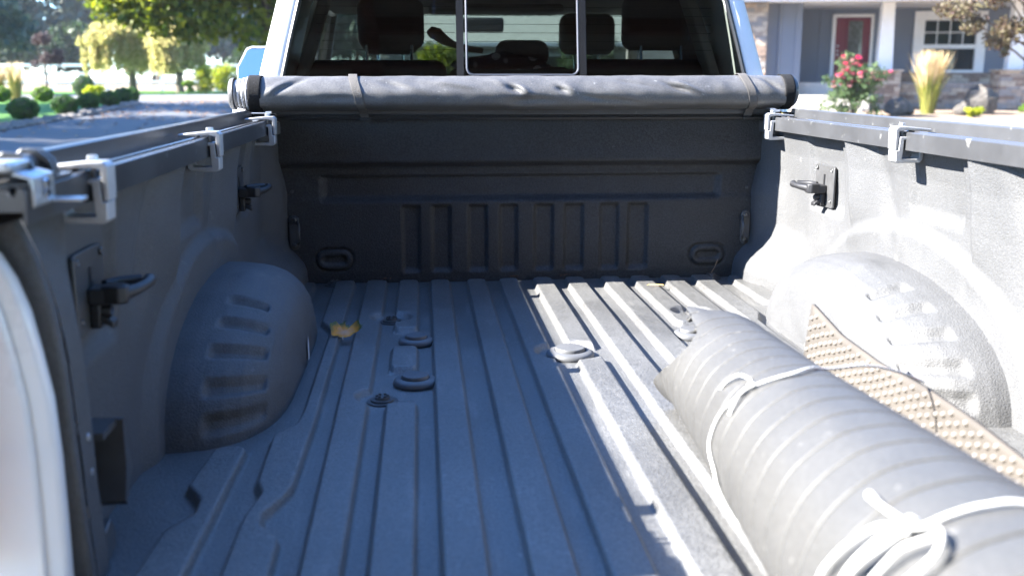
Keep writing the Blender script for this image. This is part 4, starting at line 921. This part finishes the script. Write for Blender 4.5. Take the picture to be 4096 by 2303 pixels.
# edging stones
stone_m = M('edging_stone', (.17,.155,.14), .85, var=.35, vscale=4, bump=.5, bscale=12, bdist=.02)
def rock_mesh(seed):
    m = MB(); rows = []; rr = random.Random(seed); ph = [rr.uniform(0,6) for _ in range(6)]
    for i in range(6):
        f = math.pi*i/5; row = []
        for a in np.linspace(0,2*math.pi,9)[:-1]:
            k = 1+.18*math.sin(2*a+ph[0])+.12*math.sin(3*a+ph[1]+f*2)+.1*math.sin(f*4+ph[2]); row.append((k*math.sin(f)*math.cos(a), k*math.sin(f)*math.sin(a), -.85*k*math.cos(f)+.6))
        rows.append(row)
    me = bpy.data.meshes.new('edging_stone'); m.grid(np.array(rows), closed=True); me.from_pydata(m.v, [], m.f); finish(me, 60); me.materials.append(stone_m); return me
rocks = [rock_mesh(k) for k in range(5)]
k = 0
for row in range(3):
    y = 17.6
    while y < 32.5:
        sz = random.uniform(.055,.115); x0 = float(np.interp(y,[10,18,24,29,33],[-9.4,-9.4,-9.1,-9.2,-11.2]))-.22+row*.21-.10*random.random()
        o = bpy.data.objects.new('edging_stone', rocks[k % 5]); link(o); o.location = (x0, y, zg(y)+.005); o.scale = (sz*1.25, sz, sz*random.uniform(.45,.75)); o.rotation_euler = (0,0,random.uniform(0,6.28))
        tag(o, 'rough grey brown stone edging the lawn beside the driveway', 'stone', 'stones edging the lawn'); y += sz*random.uniform(1.9,2.6); k += 1
# fallen leaves on the driveway
fl_m = LEAF('fallen_leaf', (.30,.11,.03), (.42,.24,.08), trans=.1)
n = 900; px = RNG.uniform(-9.0,-1.5,n); py = 17+15.8*RNG.random(n)**.6
V = []
for x, y in zip(px, py):
    a = RNG.random()*6.28; s = .05+.05*RNG.random(); z = zg(y)+.012
    V += [(x+s*math.cos(a),y+s*math.sin(a),z),(x-s*.7*math.sin(a),y+s*.7*math.cos(a),z+.02),(x-s*math.cos(a),y-s*math.sin(a),z+.004),(x+s*.7*math.sin(a),y-s*.7*math.cos(a),z+.012)]
lt = bpy.data.objects.new('fallen_leaves', None)
m = MB(); m.add(V, [(4*i,4*i+1,4*i+2,4*i+3) for i in range(n)]); o = m.build('fallen_leaves', fl_m, smooth=None); tag(o, 'scattered brown fallen leaves on the driveway', 'leaves', kind='stuff')

# ---------------------------------------------------------------- house with porch
siding = M('blue_grey_siding', (.155,.182,.235), .7, var=.05, vscale=2)
soffit = M('porch_soffit_white', (.62,.62,.62), .7, var=.03)
stonev = [M('veneer_stone_%s' % nme, c, .85, var=.3, vscale=7, bump=.6, bscale=25, bdist=.02) for nme, c in (('tan',(.36,.28,.22)),('grey',(.27,.245,.23)),('brown',(.24,.17,.13)),('buff',(.45,.37,.29)))]
door_m = M('burgundy_door_paint', (.15,.010,.028), .45, var=.05)
pane_m = glass('house_window_glass', (.55,.6,.6), .02)
dark_in = M('dark_room', (.05,.055,.05), .9)
house = root('porch_house', (13,27,zg(26)), 'blue grey house with a white columned porch and stone pedestals', 'house')
PZ = 1.42
def plank_wall(x0, x1, y, z0, z1, step=.155, holes=(), side=None):
    """horizontal lap boards on a wall facing -y (or facing -x when side is given: x0=x, x1 unused, y=(ya,yb))"""
    MB().box((x0,y+.01,z0),(x1,y+.20,z1)).build('wall', siding, house) if side is None else MB().box((x0+.012,y[0],z0),(x0+.2,y[1],z1)).build('wall', siding, house)
    z = z0
    while z < z1-.02:
        zt = min(z+step, z1)
        if side is None:
            seg = [(x0, x1)]
            for (ha, hb, hz0, hz1) in holes:
                if zt > hz0+.01 and z < hz1-.01: seg = [q_ for s_ in seg for q_ in ((s_[0], min(s_[1], ha)), (max(s_[0], hb), s_[1])) if q_[1]-q_[0] > .02]
            for a, b_ in seg:
                MB().add([(a,y-.018,z),(b_,y-.018,z),(b_,y-.004,zt),(a,y-.004,zt),(a,y+.012,z),(b_,y+.012,z),(b_,y+.012,zt),(a,y+.012,zt)], [(0,1,2,3),(1,5,6,2),(4,0,3,7),(0,4,5,1),(3,2,6,7)]).build('siding_board', siding, house, smooth=None)
        else:
            xx = x0; MB().add([(xx-.018,y[0],z),(xx-.018,y[1],z),(xx-.004,y[1],zt),(xx-.004,y[0],zt),(xx+.012,y[0],z),(xx+.012,y[1],z)], [(0,3,2,1),(0,1,5,4)]).build('siding_board', siding, house, smooth=None)
        z += step
plank_wall(10.02,10.95,25.6,.55,3.72); MB().box((8.9,25.82,.4),(11.08,29.5,3.69)).build('wing_wall', siding, house)
MB().box((10.95,25.58,.55),(11.06,25.70,3.72)).build('corner_board', siding, house)
MB().box((10.88,25.56,.56),(10.96,25.60,3.72)).build('corner_board', siding, house)
MB().tube([(10.42,25.54,.6),(10.42,25.54,3.70)], .045, 8).build('downspout', siding, house)
# recess wall faces the driveway side: seen as grey planks left of the door
plank_wall(11.1,12.015,28.32,PZ,3.9)
plank_wall(12.02,19.6,28.3,PZ,3.9,holes=((12.40,13.67,PZ,3.53),(14.90,17.08,1.68,3.60)))
# porch floor, steps, ceiling, fascia
MB().box((11.05,26.2,.30),(20,28.3,PZ)).build('porch_floor', concrete, house)
MB().box((9.7,24.6,.30),(12.9,26.2,1.06)).build('porch_step', concrete, house, bevel=.02)
MB().box((9.4,24.0,.30),(12.6,24.6,.82)).build('porch_step', concrete, house, bevel=.02)
MB().box((8.3,24.4,3.70),(22,28.5,3.78)).build('porch_ceiling', soffit, house)
MB().box((8.2,24.25,3.66),(22,24.40,3.90)).build('fascia_board', wpaint, house)
MB().add([(8.0,24.0,3.92),(22.2,24.0,3.92),(22.2,30,6.2),(8.0,30,6.2),(8.0,24.0,3.86),(22.2,24.0,3.86),(22.2,30,6.1),(8.0,30,6.1)], [(0,1,2,3),(7,6,5,4),(0,4,5,1),(1,5,6,2),(3,2,6,7),(0,3,7,4)]).build('roof', M('roof_shingles', (.12,.115,.11), .9, var=.2), house)
MB().lathe([(.0001,3.685),(.10,3.685),(.11,3.699)], 16, (12.6,26.6,0)).build('porch_lamp', soffit, house)
# door
dr_ = MB().box((12.52,28.24,PZ+.02),(13.58,28.30,3.42)).build('door', door_m, house, bevel=.006)
for a, b_ in (((12.40,28.20,PZ),(12.51,28.32,3.53)), ((13.59,28.20,PZ),(13.67,28.32,3.53)), ((12.40,28.20,3.43),(13.67,28.31,3.53))): MB().box(a, b_).build('door_frame', wpaint, dr_, bevel=.006)
MB().box((12.84,28.215,2.17),(13.40,28.238,3.37)).build('glass_frame', door_m, dr_, bevel=.008)
MB().box((12.90,28.205,2.22),(13.34,28.214,3.32)).build('door_glass', M('leaded_glass', (.10,.11,.10), .08, spec=.9, var=.5, vscale=9), dr_)
for a in (12.66,13.14): MB().box((a,28.222,1.60),(a+.32,28.239,2.05)).build('door_panel', door_m, dr_, bevel=.012)
for z in (2.55,2.40,2.28): MB().lathe([(.0001,-.03),(.028,-.03),(.03,0)], 12, (12.60,28.238,z), 'y').build('door_handle', zinc, dr_)
# window
wf = MB().box((14.90,28.20,1.68),(15.22,28.30,3.60)).box((16.78,28.20,1.68),(17.08,28.30,3.60)).box((15.22,28.202,3.32),(16.78,28.30,3.60)).box((15.22,28.202,1.68),(16.78,28.30,1.80)).build('window', wpaint, house, bevel=.012)
MB().box((15.22,28.215,2.46),(16.78,28.26,2.58)).build('meeting_rail', wpaint, wf)
for z0, z1, nx, nz in ((2.58,3.32,4,2),(1.80,2.46,1,1)):
    for i in range(nx):
        for j in range(nz):
            xa = 15.22+i*1.56/nx; za = z0+j*(z1-z0)/nz
            MB().box((xa+.015,28.252,za+.015),(xa+1.56/nx-.015,28.256,za+(z1-z0)/nz-.015)).build('pane', pane_m, wf)
    for i in range(1, nx): MB().box((15.22+i*1.56/nx-.014,28.24,z0),(15.22+i*1.56/nx+.014,28.262,z1)).build('glazing_bar', wpaint, wf)
    for j in range(1, nz): MB().box((15.22,28.238,z0+j*(z1-z0)/nz-.014),(16.78,28.260,z0+j*(z1-z0)/nz+.014)).build('glazing_bar', wpaint, wf)
MB().box((15.22,28.50,1.80),(16.78,28.54,3.32)).build('room', dark_in, wf)
MB().box((15.24,28.40,1.82),(16.76,28.42,2.80)).build('curtain', M('curtain', (.25,.27,.28), .9), wf)
# columns on stone pedestals, stone veneer
def stones(x0, x1, y, z0, z1, seed, hrow=.085):
    rr = random.Random(seed); z = z0; MB().box((x0+.02,y+.02,z0),(x1-.02,y+.12,z1)).build('mortar', stonev[2], house)
    while z < z1-.02:
        h_ = min(hrow*rr.uniform(.8,1.3), z1-z); x = x0
        while x < x1-.03:
            w_ = min(rr.uniform(.18,.46), x1-x); pr = rr.uniform(0,.03)
            MB().box((x+.004,y-pr,z+.004),(x+w_-.004,y+.05,z+h_-.004)).build('stone', stonev[rr.randrange(4)], house, smooth=None); x += w_
        z += h_
def stones_side(x, y0, y1, z0, z1, seed):
    rr = random.Random(seed); z = z0
    while z < z1-.02:
        h_ = min(.085*rr.uniform(.8,1.3), z1-z); y = y0
        while y < y1-.03:
            w_ = min(rr.uniform(.2,.5), y1-y); pr = rr.uniform(0,.03)
            MB().box((x-pr,y+.004,z+.004),(x+.05,y+w_-.004,z+h_-.004)).build('stone', stonev[rr.randrange(4)], house, smooth=None); y += w_
        z += h_
for x0, x1, sd in ((13.08,13.92,3),(16.68,17.62,4)):
    stones(x0, x1, 25.45, .42, 1.74, sd); stones_side(x0-.01, 25.5, 26.2, .42, 1.74, sd+20)
    MB().box((x0+.03,25.52,.4),(x1-.03,26.25,1.74)).build('pedestal', stonev[2], house)
    MB().box((x0-.06,25.36,1.742),(x1+.06,26.3,1.80)).build('pedestal_cap', stonev[3], house, bevel=.01)
    xc = (x0+x1)/2
    MB().prism([(xc-.22,1.802),(xc+.22,1.802),(xc+.17,3.70),(xc-.17,3.70)], 'y', 25.66, 26.02).build('column', wpaint, house, bevel=.01)
stones(13.94,16.66,26.06,.50,1.40,9,.095); stones(17.64,19.5,26.06,.50,1.40,11,.095); stones(13.94,18.5,27.9,1.43,1.68,15,.10)
MB().box((13.94,28.03,.4),(19.6,28.29,1.72)).build('wall_base', stonev[2], house)
stones(8.87,9.98,24.9,.45,3.66,7,.13); MB().box((8.85,24.98,.4),(10.0,25.6,3.69)).build('stone_pier', stonev[2], house)
house.rotation_euler = (0,0,R(-12))
# garden in front of the house
def rose_bush(x, y, h, w_):
    z = zg(y)+.3; t = root('rose_bush', (x,y,z), 'tall rose bush with pink and red blooms in front of the porch steps', 'rose bush')
    m = MB(); tips = []
    for k in range(16):
        a = random.uniform(0,6.28); q = math.sqrt(random.random())*w_; hh = h*random.uniform(.55,1.0)*(1-.35*(q/w_)); p = (x+q*math.cos(a), y+q*.7*math.sin(a), z+hh); tips.append(p)
        m.tube([(x,y,z-.35),((x+p[0])/2,(y+p[1])/2,z+hh*.55),p], [.015,.011,.006], 5)
    m.build('stems', bark, t)
    cl = [(x+(p[0]-x)*f, y+(p[1]-y)*f, z+(p[2]-z)*f, .20, .20, .17) for p in tips for f in (.28,.5,.72,.93)] + [(x+random.uniform(-.8,.8)*w_, y+random.uniform(-.4,.2), z+random.uniform(-.2,.35), .24,.22,.18) for _ in range(16)]
    V, F = leaf_cloud(cl, 4800, .042, shell=.1); foliage('foliage', V, F, L_rose, t)
    pk = [M('rose_pink', (.88,.22,.36), .6, var=.2, vscale=20), M('rose_red', (.80,.06,.20), .6, var=.2, vscale=20), M('rose_pale', (.85,.50,.50), .6, var=.2, vscale=20)]
    for k in range(64):
        p = random.choice(tips); f = random.uniform(.55,1.08); c = (x+(p[0]-x)*f+random.uniform(-.15,.15), y+(p[1]-y)*f-.12*random.random(), z+(p[2]-z)*f+random.uniform(-.06,.10)); m = MB()
        for j in range(9):
            a = j*2.4; tl_ = .25+.08*j; d = Vector((math.cos(a)*math.sin(tl_*1.4), math.sin(a)*math.sin(tl_*1.4), math.cos(tl_*1.4))); e1 = d.cross(Vector((0,0,1.01))).normalized()*.045; e2 = d*.075
            q0 = Vector(c); m.add([tuple(q0), tuple(q0+e2*.7+e1), tuple(q0+e2*1.05), tuple(q0+e2*.7-e1)], [(0,1,2,3)])
        m.build('bloom', pk[k % 3], t, smooth=None)
rose_bush(10.85,22.2,1.62,.95)
grass_clump(13.4,23.2,1.75,.62,1700,'tall tan plumed grass clump in front of the porch window')
for x, y, s, lb in ((14.75,23.0,.42,'dark jagged upright boulder beside the right stone pedestal'),(14.05,22.6,.28,'low tan boulder at the foot of the tall grass'),(12.3,22.6,.40,'pale rounded boulder next to the rose bush')):
    me = rock_mesh(int(x*10)); me.materials.clear(); me.materials.append(M('boulder_stone', (.10,.09,.08), .9, var=.5, vscale=4, bump=1, bscale=9, bdist=.08) if 'boulder_stone' not in bpy.data.materials else bpy.data.materials['boulder_stone']); o = bpy.data.objects.new('boulder', me); link(o); o.location = (x,y,zg(y)); o.scale = (s,s*.8,s*(1.2 if x > 14.5 else .8)); tag(o, lb, 'boulder')
bush('low_green_shrub', 13.95,21.8,.42,.30,L_yel,'low bright green ground shrub between the boulders',n=900,size=.04)
bush('low_green_shrub', 16.2,22.6,.7,.35,L_boxlit,'low green shrub at the foot of the second pedestal',n=900,size=.04)
# small red-leaved maple reaching in from the right
cl = rc(11.0,15.6,2.85,(1.25,.8,.55),20,.30) + [(9.75,15.3,2.75,.22,.2,.15),(10.0,15.2,2.5,.25,.2,.14),(10.6,15.3,2.25,.2,.2,.16),(10.75,15.3,2.05,.12,.12,.12)]
tree('red_maple', 12.3, 16.0, 3.3, cl, 7000, .042, L_jmap, 'small maple with reddish bronze leaves in front of the porch', tr=.07, shell=.1)

# ---------------------------------------------------------------- garage ahead of the truck
gar = root('garage', (2.5,28,zg(26)), 'pale garage with a grey pitched roof and white gutter ahead of the truck', 'garage')
gsid = M('garage_siding', (.40,.42,.42), .75, var=.05); groof = M('garage_roof_shingles', (.30,.30,.29), .9, var=.15, vscale=6, bump=.5, bscale=18, bdist=.02)
MB().box((-1.6,26.5,.4),(7.2,33,2.5)).build('wall', gsid, gar)
z = .8
while z < 2.45:
    MB().add([(-1.6,26.47,z),(7.2,26.47,z),(7.2,26.485,z+.16),(-1.6,26.485,z+.16),(-1.6,26.498,z),(7.2,26.498,z)], [(0,1,2,3),(0,4,5,1)]).build('siding_board', gsid, gar, smooth=None); z += .165
MB().add([(-2.0,26.0,2.56),(7.6,26.0,2.56),(7.6,30,4.3),(-2.0,30,4.3),(7.6,33.6,2.56),(-2.0,33.6,2.56)], [(0,1,2,3),(3,2,4,5)]).build('roof', groof, gar, smooth=None, solid=.08, off=-1)
MB().box((-2.0,25.90,2.44),(7.6,25.99,2.57)).build('gutter', wpaint, gar, bevel=.01)
for x in (.4, 3.0):
    w2 = MB().box((x,26.42,1.30),(x+1.3,26.465,2.25)).build('window', wpaint, gar)
    MB().box((x+.08,26.41,1.38),(x+1.22,26.418,2.17)).build('pane', M('garage_pane', (.04,.05,.05), .1, spec=.8) if 'garage_pane' not in bpy.data.materials else bpy.data.materials['garage_pane'], w2)
bush('garden_bush', .1,24.6,.7,1.9,L_maple,'tall green bush at the corner of the garage',n=2600,size=.07)
bush('garden_bush', 4.4,25.2,.6,2.6,L_dark,'dark bush growing up to the garage gutter',n=2200,size=.07)

# ---------------------------------------------------------------- open pole barn behind the photographer
barn = root('pole_barn', (0,-10,0), 'open fronted pole barn with red brown steel frame and pale metal sheets', 'barn')
redsteel = M('red_oxide_steel', (.16,.055,.03), .6, var=.2); sheetm = M('pale_metal_sheet', (.25,.245,.235), .5, var=.08, vscale=2)
bx0, bx1 = -5.6, 8.65
for x in np.arange(bx0, bx1+.1, 4.75):
    MB().box((x-.12,-5.42,0),(x+.12,-5.18,4.3)).build('post', redsteel, barn); MB().box((x-.12,-16.12,0),(x+.12,-15.88,5.6)).build('post', redsteel, barn)
    MB().add([(x-.08,-3.35,4.31),(x+.08,-3.35,4.31),(x+.08,-16.2,6.18),(x-.08,-16.2,6.18),(x-.08,-3.35,4.06),(x+.08,-3.35,4.06),(x+.08,-16.2,5.93),(x-.08,-16.2,5.93)], [(0,1,2,3),(7,6,5,4),(0,4,5,1),(1,5,6,2),(3,2,6,7),(0,3,7,4)]).build('rafter', redsteel, barn)
for k, y in enumerate(np.arange(-3.45,-16.2,-1.35)):
    z = 4.55+(-5.0-y)*.1455; MB().box((bx0-.3,y-.05,z+.004),(bx1+.3,y+.05,z+.15)).build('purlin', redsteel, barn)
def rz(y): return 4.71+(-5.0-y)*.1455
for k, x in enumerate(np.arange(bx0-.3, bx1+.2, .95)):
    MB().add([(x+.004,-3.2,rz(-3.2)),(x+.946,-3.2,rz(-3.2)),(x+.946,-16.4,rz(-16.4)),(x+.004,-16.4,rz(-16.4)),(x+.004,-3.2,rz(-3.2)+.03),(x+.946,-3.2,rz(-3.2)+.03),(x+.946,-16.4,rz(-16.4)+.03),(x+.004,-16.4,rz(-16.4)+.03)], [(3,2,1,0),(4,5,6,7),(0,1,5,4),(1,2,6,5),(2,3,7,6),(3,0,4,7)]).build('roof_sheet', sheetm, barn, smooth=None)
    MB().box((x+.004,-16.30,0),(x+.946,-16.26,6.3)).build('wall_sheet', sheetm, barn)
for x, y, h in ((-9,-27,16),(0,-26,16),(7,-27,17),(14,-24,15),(19,-16,14),(17,-9,12),(16.5,-3,12),(17,3.5,12),(18.5,10,12),(20,16,12),(-17,-4,8.5)):  # unseen trees; those beside the truck are added to block low sky
    tree('unseen_tree', x, y, h, rc(x,y,h*.6,(4.2,3.6,h*.30),24,1.7), 4200, .22, L_dark, 'unseen tall dark tree blocking low sky around the barn and truck', 'trees around the barn', tr=.3, shell=.3)

# ---------------------------------------------------------------- thin summer haze
hz, nt, N, L, b = nodes('haze_air'); N.remove(b)
pv = N.new('ShaderNodeVolumePrincipled'); pv.inputs['Color'].default_value = (.93,.96,1,1); pv.inputs['Density'].default_value = .0003; pv.inputs['Anisotropy'].default_value = .2
L.new(pv.outputs[0], N['Material Output'].inputs['Volume'])
o = MB().box((-130,-60,-1.2),(130,160,24)).build('haze', hz, smooth=None); tag(o, kind='stuff')
